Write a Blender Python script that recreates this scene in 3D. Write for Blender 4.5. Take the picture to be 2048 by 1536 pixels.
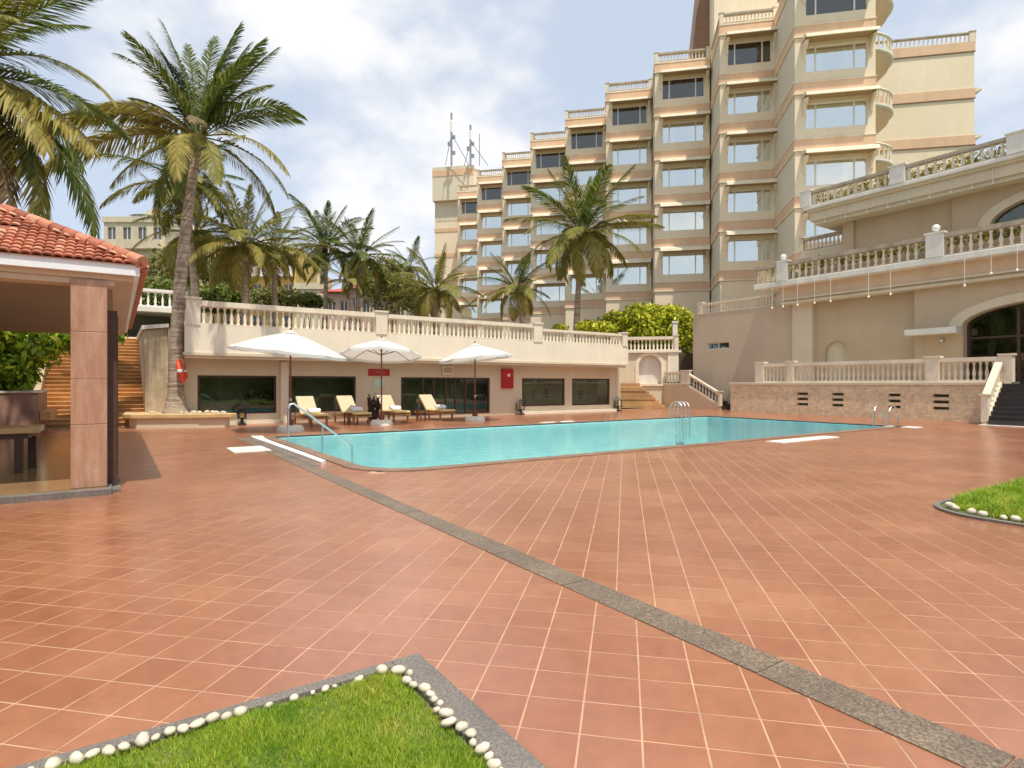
import bpy, math, random
from mathutils import Vector, Matrix

# ------------------------------------------------------------ camera, light
scene = bpy.context.scene
for o in list(bpy.data.objects):
    bpy.data.objects.remove(o)
col = bpy.data.collections.new("Place"); scene.collection.children.link(col)

FPX, EYE, YAW = 1170.0, 1.65, math.radians(34.1)
cam_d = bpy.data.cameras.new("camera"); cam = bpy.data.objects.new("camera", cam_d)
scene.collection.objects.link(cam)
cam_d.sensor_width = 36.0; cam_d.lens = 36.0 * FPX / 2048.0
cam_d.clip_start = 0.05; cam_d.clip_end = 3000
cam.location = (0, 0, EYE); cam.rotation_euler = (math.radians(90), 0, -YAW)
scene.camera = cam

SUNV = Vector((-0.24, -1.30, 3.35)).normalized()
sun_d = bpy.data.lights.new("sun", 'SUN'); sun_d.energy = 2.65; sun_d.angle = math.radians(0.8)
sun_d.color = (1.0, 0.93, 0.81)
sun = bpy.data.objects.new("sun", sun_d); scene.collection.objects.link(sun)
sun.rotation_euler = SUNV.to_track_quat('Z', 'Y').to_euler(); sun.location = (0, 0, 60)

world = bpy.data.worlds.new("World"); scene.world = world; world.use_nodes = True
wn, wl = world.node_tree.nodes, world.node_tree.links
wn.clear()
w_out = wn.new("ShaderNodeOutputWorld"); w_bg = wn.new("ShaderNodeBackground"); w_bg.inputs[1].default_value = 0.116
w_sky = wn.new("ShaderNodeTexSky"); w_sky.sky_type = 'NISHITA'; w_sky.sun_disc = False
w_sky.sun_elevation = math.asin(SUNV.z); w_sky.sun_rotation = math.atan2(SUNV.x, SUNV.y) % (2 * math.pi)
w_sky.dust_density = 1.6; w_sky.air_density = 1.0; w_sky.ozone_density = 1.5
w_tc = wn.new("ShaderNodeTexCoord")
w_map = wn.new("ShaderNodeMapping"); w_map.inputs['Scale'].default_value = (1.0, 1.0, 1.7)
w_map.inputs['Location'].default_value = (0.35, 0.1, 0.2)
w_n1 = wn.new("ShaderNodeTexNoise"); w_n1.inputs['Scale'].default_value = 2.6; w_n1.inputs['Detail'].default_value = 6; w_n1.inputs['Roughness'].default_value = 0.52
w_r1 = wn.new("ShaderNodeMapRange"); w_r1.inputs[1].default_value = 0.45; w_r1.inputs[2].default_value = 0.68
w_r1.inputs[3].default_value = 0.0; w_r1.inputs[4].default_value = 1.0; w_r1.interpolation_type = 'SMOOTHERSTEP'
w_haze = wn.new("ShaderNodeMixRGB"); w_haze.inputs[0].default_value = 0.74; w_haze.inputs[2].default_value = (3.95, 4.4, 5.05, 1)
w_mix = wn.new("ShaderNodeMixRGB"); w_mix.inputs[2].default_value = (5.75, 5.7, 5.7, 1)
wl.new(w_tc.outputs['Generated'], w_map.inputs['Vector']); wl.new(w_map.outputs[0], w_n1.inputs['Vector'])
wl.new(w_n1.outputs['Fac'], w_r1.inputs[0]); wl.new(w_sky.outputs[0], w_haze.inputs[1])
wl.new(w_haze.outputs[0], w_mix.inputs[1]); wl.new(w_r1.outputs[0], w_mix.inputs[0])
wl.new(w_mix.outputs[0], w_bg.inputs[0]); wl.new(w_bg.outputs[0], w_out.inputs[0])

scene.view_settings.view_transform = 'Standard'; scene.view_settings.look = 'None'
scene.view_settings.exposure = 0.66; scene.view_settings.gamma = 1.0
scene.view_settings.use_curve_mapping = False
scene.render.engine = 'CYCLES'

# ------------------------------------------------------------ survey helpers
# world axes follow the pool: +X along the clubhouse, +Y towards it
RX, RY = math.cos(YAW), -math.sin(YAW)
FX, FY = math.sin(YAW), math.cos(YAW)
def cam2w(X, Y): return (X * RX + Y * FX, X * RY + Y * FY)
def dirw(px): return cam2w((px - 1024) / FPX, 1.0)
def onv(px, v, py=None):
    r = dirw(px); Y = v / r[1]
    return (r[0] * Y, EYE + (768 - py) / FPX * Y) if py is not None else r[0] * Y
def onu(px, u, py=None):
    r = dirw(px); Y = u / r[0]
    return (r[1] * Y, EYE + (768 - py) / FPX * Y) if py is not None else r[1] * Y
def atd(px, py, Y):
    x, y = cam2w((px - 1024) / FPX * Y, Y)
    return Vector((x, y, EYE + (768 - py) / FPX * Y))
S2 = math.sqrt(2)
def ab(a, b): return ((a + b) / S2, (a - b) / S2)      # frame of the hotel and of the deck tiles, turned by 45 degrees

# ------------------------------------------------------------ materials
def newmat(name):
    m = bpy.data.materials.new(name); m.use_nodes = True
    n = m.node_tree.nodes; b = n.get("Principled BSDF")
    return m, n, m.node_tree.links, b
def noise(n, l, scale, detail=4, rough=0.55, pos=None):
    t = n.new("ShaderNodeTexNoise"); t.inputs['Scale'].default_value = scale
    t.inputs['Detail'].default_value = detail; t.inputs['Roughness'].default_value = rough
    l.new(pos, t.inputs['Vector']); return t.outputs['Fac']
def position(n): return n.new("ShaderNodeNewGeometry").outputs['Position']
def ramp(n, l, fac, stops):
    r = n.new("ShaderNodeValToRGB"); e = r.color_ramp.elements
    while len(e) < len(stops): e.new(0.5)
    for i, (p, c) in enumerate(stops):
        e[i].position = p; e[i].color = (c[0], c[1], c[2], 1)
    l.new(fac, r.inputs[0]); return r.outputs[0]
def mul(n, l, c1, c2, f=1.0, mode='MULTIPLY'):
    x = n.new("ShaderNodeMixRGB"); x.blend_type = mode
    if isinstance(f, float): x.inputs[0].default_value = f
    else: l.new(f, x.inputs[0])
    for i, c in ((1, c1), (2, c2)):
        if isinstance(c, tuple): x.inputs[i].default_value = (c[0], c[1], c[2], 1)
        else: l.new(c, x.inputs[i])
    return x.outputs[0]
def bump(n, l, b, h, strength=0.3, dist=0.01):
    bp = n.new("ShaderNodeBump"); bp.inputs['Strength'].default_value = strength
    bp.inputs['Distance'].default_value = dist; l.new(h, bp.inputs['Height']); l.new(bp.outputs[0], b.inputs['Normal'])
def sc(c, k): return (c[0] * k, c[1] * k, c[2] * k)

def plain(name, c, rough=0.6, var=0.12, scale=3.0, fine=40, bstr=0.15, metal=0.0, spec=0.5, streak=0.0, bdist=0.01, vary=0.0):
    m, n, l, b = newmat(name)
    p = position(n)
    f1 = noise(n, l, scale, 5, 0.6, p)
    cc = ramp(n, l, f1, [(0.25, sc(c, 1 - var)), (0.75, sc(c, 1 + var))])
    if streak:
        mp = n.new("ShaderNodeMapping"); mp.inputs['Scale'].default_value = (0.9, 0.9, 0.10); l.new(p, mp.inputs[0])
        f3 = noise(n, l, 1.5, 6, 0.65, mp.outputs[0])
        s = ramp(n, l, f3, [(0.42, (1, 1, 1)), (0.72, (1 - streak, 1 - streak * 1.1, 1 - streak * 1.25))])
        cc = mul(n, l, cc, s)
    f2 = noise(n, l, fine, 3, 0.6, p)
    cc = mul(n, l, cc, ramp(n, l, f2, [(0.3, (0.93, 0.93, 0.93)), (0.7, (1.05, 1.05, 1.05))]))
    if vary:
        oi = n.new("ShaderNodeObjectInfo"); cc = mul(n, l, cc, ramp(n, l, oi.outputs['Random'], [(0.0, (1 - vary, 1 - vary, 1 - vary)), (1.0, (1 + vary, 1 + vary, 1 + vary * 1.1))]))
    l.new(cc, b.inputs['Base Color'])
    b.inputs['Roughness'].default_value = rough; b.inputs['Metallic'].default_value = metal
    b.inputs['Specular IOR Level'].default_value = spec
    if bstr: bump(n, l, b, f2, bstr, bdist)
    return m

M = {}
M['plaster'] = plain('plaster', (0.70, 0.60, 0.44), 0.85, 0.06, 0.6, 25, 0.25, streak=0.06, spec=0.2)
M['plaster_light'] = plain('plaster_light', (0.84, 0.75, 0.59), 0.8, 0.05, 0.8, 30, 0.2, streak=0.08, spec=0.2)
M['plaster_tan'] = plain('plaster_tan', (0.57, 0.44, 0.295), 0.85, 0.06, 0.5, 25, 0.25, streak=0.06, spec=0.2)
M['plaster_rose'] = plain('plaster_rose', (0.60, 0.48, 0.355), 0.85, 0.06, 0.5, 22, 0.3, streak=0.06, spec=0.2)
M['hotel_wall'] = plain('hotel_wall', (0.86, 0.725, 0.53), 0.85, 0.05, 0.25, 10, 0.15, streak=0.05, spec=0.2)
M['hotel_band'] = plain('hotel_band', (0.76, 0.52, 0.34), 0.85, 0.06, 0.4, 10, 0.15, streak=0.1, spec=0.2)
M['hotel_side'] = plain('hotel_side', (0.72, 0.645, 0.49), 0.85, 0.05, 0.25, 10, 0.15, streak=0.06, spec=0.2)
M['awning'] = plain('awning', (0.84, 0.74, 0.56), 0.75, 0.1, 0.8, 12, 0.15, streak=0.15, spec=0.2)
M['white_stone'] = plain('white_stone', (0.80, 0.76, 0.67), 0.7, 0.1, 2.0, 30, 0.25, streak=0.15)
M['white_paint'] = plain('white_paint', (0.88, 0.86, 0.81), 0.6, 0.06, 3.0, 30, 0.15, streak=0.08)
M['white_frame'] = plain('white_frame', (0.84, 0.80, 0.71), 0.5, 0.05, 3.0, 30, 0.0)
M['weathered_rail'] = plain('weathered_rail', (0.46, 0.39, 0.29), 0.85, 0.2, 2.5, 20, 0.4, streak=0.3)
M['balustrade'] = plain('balustrade_stone', (0.80, 0.70, 0.54), 0.75, 0.09, 2.0, 30, 0.3, streak=0.15)
M['brown_frame'] = plain('brown_frame', (0.075, 0.035, 0.024), 0.45, 0.15, 6, 60, 0.1)
M['bronze'] = plain('bronze', (0.28, 0.15, 0.085), 0.6, 0.2, 2, 30, 0.2)
M['dark_wood'] = plain('dark_wood', (0.085, 0.046, 0.032), 0.5, 0.25, 8, 60, 0.3)
M['pole_wood'] = plain('pole_wood', (0.20, 0.055, 0.03), 0.4, 0.15, 8, 60, 0.1)
M['teak'] = plain('teak', (0.42, 0.22, 0.08), 0.55, 0.2, 10, 60, 0.2)
M['cushion'] = plain('cushion', (0.80, 0.60, 0.27), 0.85, 0.07, 6, 90, 0.3)
M['cushion_back'] = plain('cushion_back', (0.62, 0.52, 0.34), 0.9, 0.07, 6, 90, 0.3)
M['towel'] = plain('towel', (0.80, 0.80, 0.80), 0.95, 0.04, 15, 150, 0.6)
M['canvas'] = None
M['underside'] = plain('shaded_underside', (0.40, 0.27, 0.14), 0.9, 0.15, 0.8, 12, 0.15)  # shade beneath the hotel awnings, put into the colour as brown
M['granite'] = None
M['black_metal'] = plain('black_metal', (0.02, 0.02, 0.022), 0.4, 0.1, 10, 60, 0.1)
M['grey_metal'] = plain('grey_metal', (0.30, 0.32, 0.34), 0.45, 0.1, 3, 30, 0.05, metal=0.5)
M['chrome'] = plain('chrome', (0.80, 0.80, 0.80), 0.32, 0.03, 10, 60, 0.0, metal=1.0)
M['red_sign'] = plain('red_sign', (0.42, 0.012, 0.014), 0.4, 0.1, 6, 60, 0.05)
M['red_cabinet'] = plain('red_cabinet', (0.50, 0.016, 0.022), 0.35, 0.1, 6, 60, 0.05)
M['mint_sign'] = plain('mint_sign', (0.55, 0.72, 0.62), 0.5, 0.08, 9, 60, 0.05)
M['faded_white'] = plain('faded_white', (0.58, 0.20, 0.18), 0.6, 0.1, 12, 60, 0.0)
M['beige_box'] = plain('beige_box', (0.80, 0.75, 0.62), 0.5, 0.06, 6, 60, 0.05)
M['orange_ring'] = plain('orange_ring', (0.75, 0.085, 0.03), 0.45, 0.06, 8, 60, 0.1)
M['pebble'] = plain('pebble', (0.66, 0.58, 0.45), 0.7, 0.22, 14, 70, 0.3)
M['roof_under'] = plain('roof_under', (0.30, 0.10, 0.055), 0.9, 0.15, 3, 30, 0.3)
M['soffit'] = plain('soffit', (0.62, 0.48, 0.34), 0.8, 0.07, 0.6, 20, 0.1)
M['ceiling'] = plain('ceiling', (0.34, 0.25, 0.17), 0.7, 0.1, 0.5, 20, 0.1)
M['floor_polished'] = plain('floor_polished', (0.34, 0.20, 0.10), 0.14, 0.18, 0.9, 30, 0.02)
M['step_stone'] = plain('step_stone', (0.58, 0.33, 0.14), 0.8, 0.22, 1.6, 25, 0.5, bdist=0.02, vary=0.2)
M['ledge_stone'] = plain('ledge_stone', (0.62, 0.45, 0.22), 0.75, 0.2, 2.0, 20, 0.5, bdist=0.02)
M['dark_step'] = plain('dark_step', (0.055, 0.05, 0.05), 0.4, 0.3, 3, 40, 0.2)
M['earth_bank'] = plain('earth_bank', (0.10, 0.075, 0.045), 0.95, 0.3, 1.0, 12, 0.6, bdist=0.03)
M['fascia_white'] = plain('fascia_white', (0.86, 0.90, 0.93), 0.6, 0.06, 3.0, 30, 0.1, streak=0.1)
M['earth'] = plain('earth', (0.12, 0.14, 0.045), 0.95, 0.25, 1.0, 20, 0.6, bdist=0.03)
M['grout'] = plain('grout', (0.51, 0.31, 0.195), 0.9, 0.28, 3.5, 60, 0.3)
M['lawn_ground'] = plain('lawn_ground', (0.085, 0.13, 0.03), 0.95, 0.3, 0.4, 8, 0.6, bdist=0.05)
M['curtain'] = plain('curtain', (0.86, 0.88, 0.86), 0.9, 0.05, 1.5, 12, 0.0)
M['curtain_brown'] = plain('curtain_brown', (0.22, 0.17, 0.15), 0.9, 0.1, 1.0, 12, 0.0)
M['glass_backing'] = plain('olive_backing', (0.50, 0.52, 0.38), 0.9, 0.25, 0.9, 6, 0.0)
M['peach'] = plain('peach_plaster', (0.72, 0.53, 0.36), 0.85, 0.06, 0.5, 25, 0.2, streak=0.1, spec=0.2)
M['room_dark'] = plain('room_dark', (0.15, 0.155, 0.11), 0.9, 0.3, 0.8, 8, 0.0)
M['aqua_pot'] = plain('aqua_pot', (0.10, 0.42, 0.45), 0.4, 0.1, 8, 40, 0.0)
M['yellow_wall'] = plain('yellow_wall', (0.72, 0.50, 0.16), 0.85, 0.1, 0.3, 8, 0.1, streak=0.15)
M['cream_wall'] = plain('cream_wall', (0.68, 0.60, 0.42), 0.85, 0.1, 0.3, 8, 0.1, streak=0.2)
M['pink_wall'] = plain('pink_wall', (0.62, 0.44, 0.33), 0.85, 0.1, 0.3, 8, 0.1, streak=0.2)
M['tower_white'] = plain('tower_white', (0.68, 0.66, 0.68), 0.8, 0.08, 0.3, 8, 0.1, streak=0.1)
M['far_window'] = plain('far_window', (0.12, 0.13, 0.14), 0.2, 0.15, 0.5, 8, 0.0)
M['red_roof'] = plain('red_roof', (0.45, 0.10, 0.06), 0.85, 0.15, 1.0, 12, 0.3)
M['driftwood'] = plain('driftwood', (0.05, 0.03, 0.02), 0.8, 0.3, 8, 40, 0.6)
M['pool_tile'] = None
M['globe'] = plain('globe_white', (0.85, 0.84, 0.80), 0.3, 0.02, 6, 40, 0.0)
M['amber'] = plain('amber_candle', (0.65, 0.50, 0.10), 0.5, 0.05, 6, 40, 0.0)

def granite(name, c1, c2, c3, rough=0.55, slab=0.0):
    m, n, l, b = newmat(name); p = position(n)
    f = noise(n, l, 70, 3, 0.75, p); g = noise(n, l, 1.4, 5, 0.6, p)
    c = ramp(n, l, f, [(0.32, c1), (0.5, c2), (0.68, c3)])
    c = mul(n, l, c, ramp(n, l, g, [(0.3, (0.72, 0.72, 0.74)), (0.7, (1.15, 1.12, 1.08))]))
    l.new(c, b.inputs['Base Color']); b.inputs['Roughness'].default_value = rough
    bump(n, l, b, f, 0.25, 0.004); return m
M['granite'] = granite('grey_granite', (0.07, 0.052, 0.04), (0.19, 0.145, 0.105), (0.36, 0.275, 0.185), 0.5)
M['granite_border'] = granite('border_granite', (0.10, 0.09, 0.085), (0.19, 0.17, 0.15), (0.30, 0.26, 0.22), 0.6)
M['granite_pink'] = granite('pink_granite', (0.20, 0.10, 0.08), (0.42, 0.25, 0.19), (0.55, 0.38, 0.30), 0.5)

def column_mat():
    m, n, l, b = newmat('column_marble'); p = position(n)
    mp = n.new("ShaderNodeMapping"); mp.inputs['Scale'].default_value = (3.2, 3.2, 0.6); l.new(p, mp.inputs[0])
    f = noise(n, l, 3.0, 7, 0.65, mp.outputs[0]); g = noise(n, l, 60, 3, 0.6, p)
    c = ramp(n, l, f, [(0.25, (0.36, 0.185, 0.115)), (0.5, (0.47, 0.27, 0.175)), (0.75, (0.58, 0.385, 0.26))])
    c = mul(n, l, c, ramp(n, l, g, [(0.3, (0.85, 0.85, 0.85)), (0.7, (1.1, 1.1, 1.1))]))
    l.new(c, b.inputs['Base Color']); b.inputs['Roughness'].default_value = 0.35; return m
M['column'] = column_mat()

def tile_mat():
    m, n, l, b = newmat('terracotta_tile'); p = position(n)
    at = n.new("ShaderNodeAttribute"); at.attribute_name = 'var'
    c = ramp(n, l, at.outputs['Fac'], [(0.0, (0.340, 0.130, 0.064)), (0.35, (0.358, 0.142, 0.070)), (0.7, (0.374, 0.154, 0.078)), (1.0, (0.392, 0.170, 0.090))])
    g = noise(n, l, 0.55, 6, 0.6, p)
    c = mul(n, l, c, ramp(n, l, g, [(0.28, (0.86, 0.80, 0.78)), (0.5, (1, 1, 1)), (0.74, (1.22, 1.30, 1.32))]))
    s = noise(n, l, 9, 5, 0.6, p)
    c = mul(n, l, c, ramp(n, l, s, [(0.3, (0.90, 0.88, 0.86)), (0.7, (1.08, 1.07, 1.06))]))
    q = noise(n, l, 2.3, 8, 0.72, p)
    c = mul(n, l, c, ramp(n, l, q, [(0.26, (0.80, 0.77, 0.74)), (0.38, (1, 1, 1)), (0.62, (1, 1, 1)), (0.74, (1.08, 1.12, 1.14))]))
    f = noise(n, l, 120, 2, 0.6, p)
    c = mul(n, l, c, ramp(n, l, f, [(0.3, (0.94, 0.94, 0.94)), (0.7, (1.05, 1.05, 1.05))]))
    l.new(c, b.inputs['Base Color'])
    rr = n.new("ShaderNodeMapRange"); rr.inputs[3].default_value = 0.20; rr.inputs[4].default_value = 0.46; b.inputs['Specular IOR Level'].default_value = 0.6; b.inputs['Coat Weight'].default_value = 0.55; b.inputs['Coat Roughness'].default_value = 0.22
    l.new(g, rr.inputs[0]); l.new(rr.outputs[0], b.inputs['Roughness'])
    bump(n, l, b, s, 0.12, 0.003); return m
M['tile'] = tile_mat()

def roof_mat():
    m, n, l, b = newmat('clay_roof_tile'); p = position(n)
    r = n.new("ShaderNodeObjectInfo").outputs['Random']
    c = ramp(n, l, r, [(0.0, (0.30, 0.095, 0.055)), (0.35, (0.46, 0.16, 0.09)), (0.75, (0.58, 0.24, 0.14)), (1.0, (0.66, 0.36, 0.23))])
    f = noise(n, l, 12, 4, 0.6, p)
    c = mul(n, l, c, ramp(n, l, f, [(0.3, (0.82, 0.80, 0.78)), (0.7, (1.12, 1.12, 1.12))]))
    l.new(c, b.inputs['Base Color']); b.inputs['Roughness'].default_value = 0.8
    bump(n, l, b, f, 0.3, 0.01); return m
M['roof_tile'] = roof_mat()

def brick_mat():
    m, n, l, b = newmat('stone_cladding')
    tc = n.new("ShaderNodeTexCoord"); sp = n.new("ShaderNodeSeparateXYZ"); l.new(position(n), sp.inputs[0])
    cb = n.new("ShaderNodeCombineXYZ"); l.new(sp.outputs[1], cb.inputs[0]); l.new(sp.outputs[2], cb.inputs[1])
    t = n.new("ShaderNodeTexBrick"); l.new(cb.outputs[0], t.inputs['Vector'])
    t.inputs['Scale'].default_value = 1.0; t.inputs['Brick Width'].default_value = 0.30; t.inputs['Row Height'].default_value = 0.085
    t.inputs['Mortar Size'].default_value = 0.008; t.inputs['Color1'].default_value = (0.76, 0.61, 0.42, 1)
    t.inputs['Color2'].default_value = (0.66, 0.51, 0.34, 1); t.inputs['Mortar'].default_value = (0.58, 0.46, 0.32, 1)
    f = noise(n, l, 5, 5, 0.6, position(n))
    c = mul(n, l, t.outputs['Color'], ramp(n, l, f, [(0.3, (0.8, 0.8, 0.8)), (0.7, (1.2, 1.2, 1.15))]))
    l.new(c, b.inputs['Base Color']); b.inputs['Roughness'].default_value = 0.85
    iv = n.new("ShaderNodeMath"); iv.operation = 'SUBTRACT'; iv.inputs[0].default_value = 1.0; l.new(t.outputs['Fac'], iv.inputs[1])
    bump(n, l, b, iv.outputs[0], 0.5, 0.01); return m
M['cladding'] = brick_mat()

def leaf_mat(name, c1, c2, c3, rough=0.5, trans=0.42):
    m, n, l, b = newmat(name)
    g = n.new("ShaderNodeNewGeometry")
    c = ramp(n, l, g.outputs['Random Per Island'], [(0.0, c1), (0.55, c2), (1.0, c3)])
    if name == 'grass_blade':
        pn = noise(n, l, 2.4, 5, 0.65, g.outputs['Position'])
        c = mul(n, l, c, ramp(n, l, pn, [(0.32, (0.62, 0.78, 0.7)), (0.5, (1, 1, 1)), (0.66, (1.35, 1.08, 1.6))]))
    l.new(c, b.inputs['Base Color']); b.inputs['Roughness'].default_value = rough
    b.inputs['Specular IOR Level'].default_value = 0.35
    tr = n.new("ShaderNodeBsdfTranslucent"); l.new(c, tr.inputs[0])
    mx = n.new("ShaderNodeMixShader"); mx.inputs[0].default_value = trans
    out = [x for x in n if x.type == 'OUTPUT_MATERIAL'][0]
    l.new(b.outputs[0], mx.inputs[1]); l.new(tr.outputs[0], mx.inputs[2]); l.new(mx.outputs[0], out.inputs[0])
    return m
M['frond_green'] = leaf_mat('frond_green', (0.065, 0.105, 0.020), (0.135, 0.18, 0.030), (0.28, 0.30, 0.065))
M['frond_olive'] = leaf_mat('frond_olive', (0.12, 0.13, 0.025), (0.26, 0.25, 0.045), (0.44, 0.39, 0.10))
M['frond_yellow'] = leaf_mat('frond_yellow', (0.19, 0.165, 0.03), (0.37, 0.31, 0.06), (0.54, 0.46, 0.15))
M['frond_dry'] = leaf_mat('frond_dry', (0.14, 0.09, 0.04), (0.30, 0.22, 0.11), (0.44, 0.34, 0.20))
M['hedge_lime'] = leaf_mat('hedge_lime', (0.16, 0.20, 0.014), (0.50, 0.54, 0.025), (0.80, 0.76, 0.06), 0.45, 0.3)
M['hedge_green'] = leaf_mat('hedge_green', (0.08, 0.17, 0.016), (0.30, 0.46, 0.03), (0.70, 0.78, 0.06), 0.45, 0.3)
M['tree_green'] = leaf_mat('tree_green', (0.09, 0.13, 0.025), (0.20, 0.25, 0.05), (0.38, 0.40, 0.09))
M['tree_olive'] = leaf_mat('tree_olive', (0.11, 0.115, 0.03), (0.24, 0.235, 0.06), (0.42, 0.38, 0.13))
M['creeper'] = leaf_mat('creeper_leaf', (0.10, 0.10, 0.02), (0.26, 0.24, 0.03), (0.50, 0.42, 0.06))
M['grass'] = leaf_mat('grass_blade', (0.20, 0.34, 0.02), (0.38, 0.54, 0.03), (0.66, 0.70, 0.14), 0.55, 0.35)

def trunk_mat():
    m, n, l, b = newmat('palm_bark'); p = position(n)
    mp = n.new("ShaderNodeMapping"); mp.inputs['Scale'].default_value = (0.6, 0.6, 5.0); l.new(p, mp.inputs[0])
    f = noise(n, l, 2.0, 5, 0.6, mp.outputs[0]); g = noise(n, l, 14, 4, 0.6, p)
    c = ramp(n, l, f, [(0.3, (0.20, 0.145, 0.10)), (0.5, (0.42, 0.33, 0.25)), (0.7, (0.58, 0.48, 0.39))])
    c = mul(n, l, c, ramp(n, l, g, [(0.3, (0.7, 0.68, 0.66)), (0.7, (1.15, 1.15, 1.15))]))
    l.new(c, b.inputs['Base Color']); b.inputs['Roughness'].default_value = 0.9
    bump(n, l, b, f, 0.8, 0.04); return m
M['bark'] = trunk_mat()

def rough_wall_mat():
    m, n, l, b = newmat('streaked_concrete'); p = position(n)
    mp = n.new("ShaderNodeMapping"); mp.inputs['Scale'].default_value = (5, 5, 0.25); l.new(p, mp.inputs[0])
    f = noise(n, l, 1.2, 8, 0.7, mp.outputs[0]); g = noise(n, l, 3.5, 6, 0.65, p)
    c = ramp(n, l, f, [(0.3, (0.40, 0.30, 0.19)), (0.55, (0.58, 0.46, 0.32)), (0.78, (0.80, 0.70, 0.55))])
    c = mul(n, l, c, ramp(n, l, g, [(0.3, (0.78, 0.78, 0.78)), (0.7, (1.12, 1.12, 1.12))]))
    l.new(c, b.inputs['Base Color']); b.inputs['Roughness'].default_value = 0.9
    bump(n, l, b, g, 0.7, 0.03); return m
M['rough_wall'] = rough_wall_mat()

def canvas_mat():
    m, n, l, b = newmat('umbrella_canvas')
    b.inputs['Base Color'].default_value = (0.84, 0.83, 0.80, 1); b.inputs['Roughness'].default_value = 0.85
    f = noise(n, l, 180, 2, 0.5, position(n)); bump(n, l, b, f, 0.2, 0.002)
    tr = n.new("ShaderNodeBsdfTranslucent"); tr.inputs[0].default_value = (0.82, 0.80, 0.74, 1)
    mx = n.new("ShaderNodeMixShader"); mx.inputs[0].default_value = 0.35
    out = [x for x in n if x.type == 'OUTPUT_MATERIAL'][0]
    l.new(b.outputs[0], mx.inputs[1]); l.new(tr.outputs[0], mx.inputs[2]); l.new(mx.outputs[0], out.inputs[0]); return m
M['canvas'] = canvas_mat()

def glass_mat(name, tint, refl=0.5, base=0.1, rough=0.02, wob=0.0):
    m, n, l, b = newmat(name); n.remove(b)
    out = [x for x in n if x.type == 'OUTPUT_MATERIAL'][0]
    tr = n.new("ShaderNodeBsdfTransparent"); tr.inputs[0].default_value = (*tint, 1)
    gl = n.new("ShaderNodeBsdfGlossy"); gl.inputs['Roughness'].default_value = rough; gl.inputs['Color'].default_value = (0.97, 1.0, 0.93, 1)
    fr = n.new("ShaderNodeFresnel"); fr.inputs[0].default_value = 1.5
    mr = n.new("ShaderNodeMapRange"); mr.inputs[1].default_value = 0.0; mr.inputs[2].default_value = 1.0
    mr.inputs[3].default_value = base; mr.inputs[4].default_value = refl
    mx = n.new("ShaderNodeMixShader"); l.new(fr.outputs[0], mr.inputs[0]); l.new(mr.outputs[0], mx.inputs[0])
    l.new(tr.outputs[0], mx.inputs[1]); l.new(gl.outputs[0], mx.inputs[2]); l.new(mx.outputs[0], out.inputs[0])
    if wob:
        f = noise(n, l, 0.9, 2, 0.5, position(n)); bp = n.new("ShaderNodeBump"); bp.inputs['Strength'].default_value = wob; bp.inputs['Distance'].default_value = 0.02
        l.new(f, bp.inputs['Height']); l.new(bp.outputs[0], gl.inputs['Normal'])
    return m
M['glass_dark'] = glass_mat('dark_glass', (0.58, 0.64, 0.54), 0.9, 0.07, 0.01, 0.15)
M['glass_hotel'] = glass_mat('hotel_glass', (0.92, 0.98, 0.95), 0.98, 0.72, 0.03, 0.2)
M['glass_bronze'] = glass_mat('bronze_glass', (0.55, 0.45, 0.40), 0.8, 0.10, 0.02, 0.2)

def water_mat():
    m, n, l, b = newmat('pool_water'); n.remove(b)
    out = [x for x in n if x.type == 'OUTPUT_MATERIAL'][0]; p = position(n)
    tr = n.new("ShaderNodeBsdfTransparent"); tr.inputs[0].default_value = (0.80, 0.965, 0.975, 1)
    gl = n.new("ShaderNodeBsdfGlossy"); gl.inputs['Roughness'].default_value = 0.04
    fr = n.new("ShaderNodeFresnel"); fr.inputs[0].default_value = 1.33
    mp = n.new("ShaderNodeMapping"); mp.inputs['Scale'].default_value = (1, 1, 1); mp.inputs['Rotation'].default_value = (0, 0, 0.4); l.new(p, mp.inputs[0])
    f1 = noise(n, l, 2.6, 4, 0.55, mp.outputs[0]); f2 = noise(n, l, 9, 2, 0.5, mp.outputs[0])
    ad = n.new("ShaderNodeMath"); ad.operation = 'MULTIPLY_ADD'; l.new(f2, ad.inputs[0]); ad.inputs[1].default_value = 0.25; l.new(f1, ad.inputs[2])
    bp = n.new("ShaderNodeBump"); bp.inputs['Strength'].default_value = 0.6; bp.inputs['Distance'].default_value = 0.04
    l.new(ad.outputs[0], bp.inputs['Height'])
    l.new(bp.outputs[0], gl.inputs['Normal']); l.new(bp.outputs[0], fr.inputs['Normal'])
    mr = n.new("ShaderNodeMapRange"); mr.inputs[3].default_value = 0.0; mr.inputs[4].default_value = 0.62; l.new(fr.outputs[0], mr.inputs[0])
    mx = n.new("ShaderNodeMixShader"); l.new(mr.outputs[0], mx.inputs[0])
    l.new(tr.outputs[0], mx.inputs[1]); l.new(gl.outputs[0], mx.inputs[2]); l.new(mx.outputs[0], out.inputs[0]); return m
M['water'] = water_mat()
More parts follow.
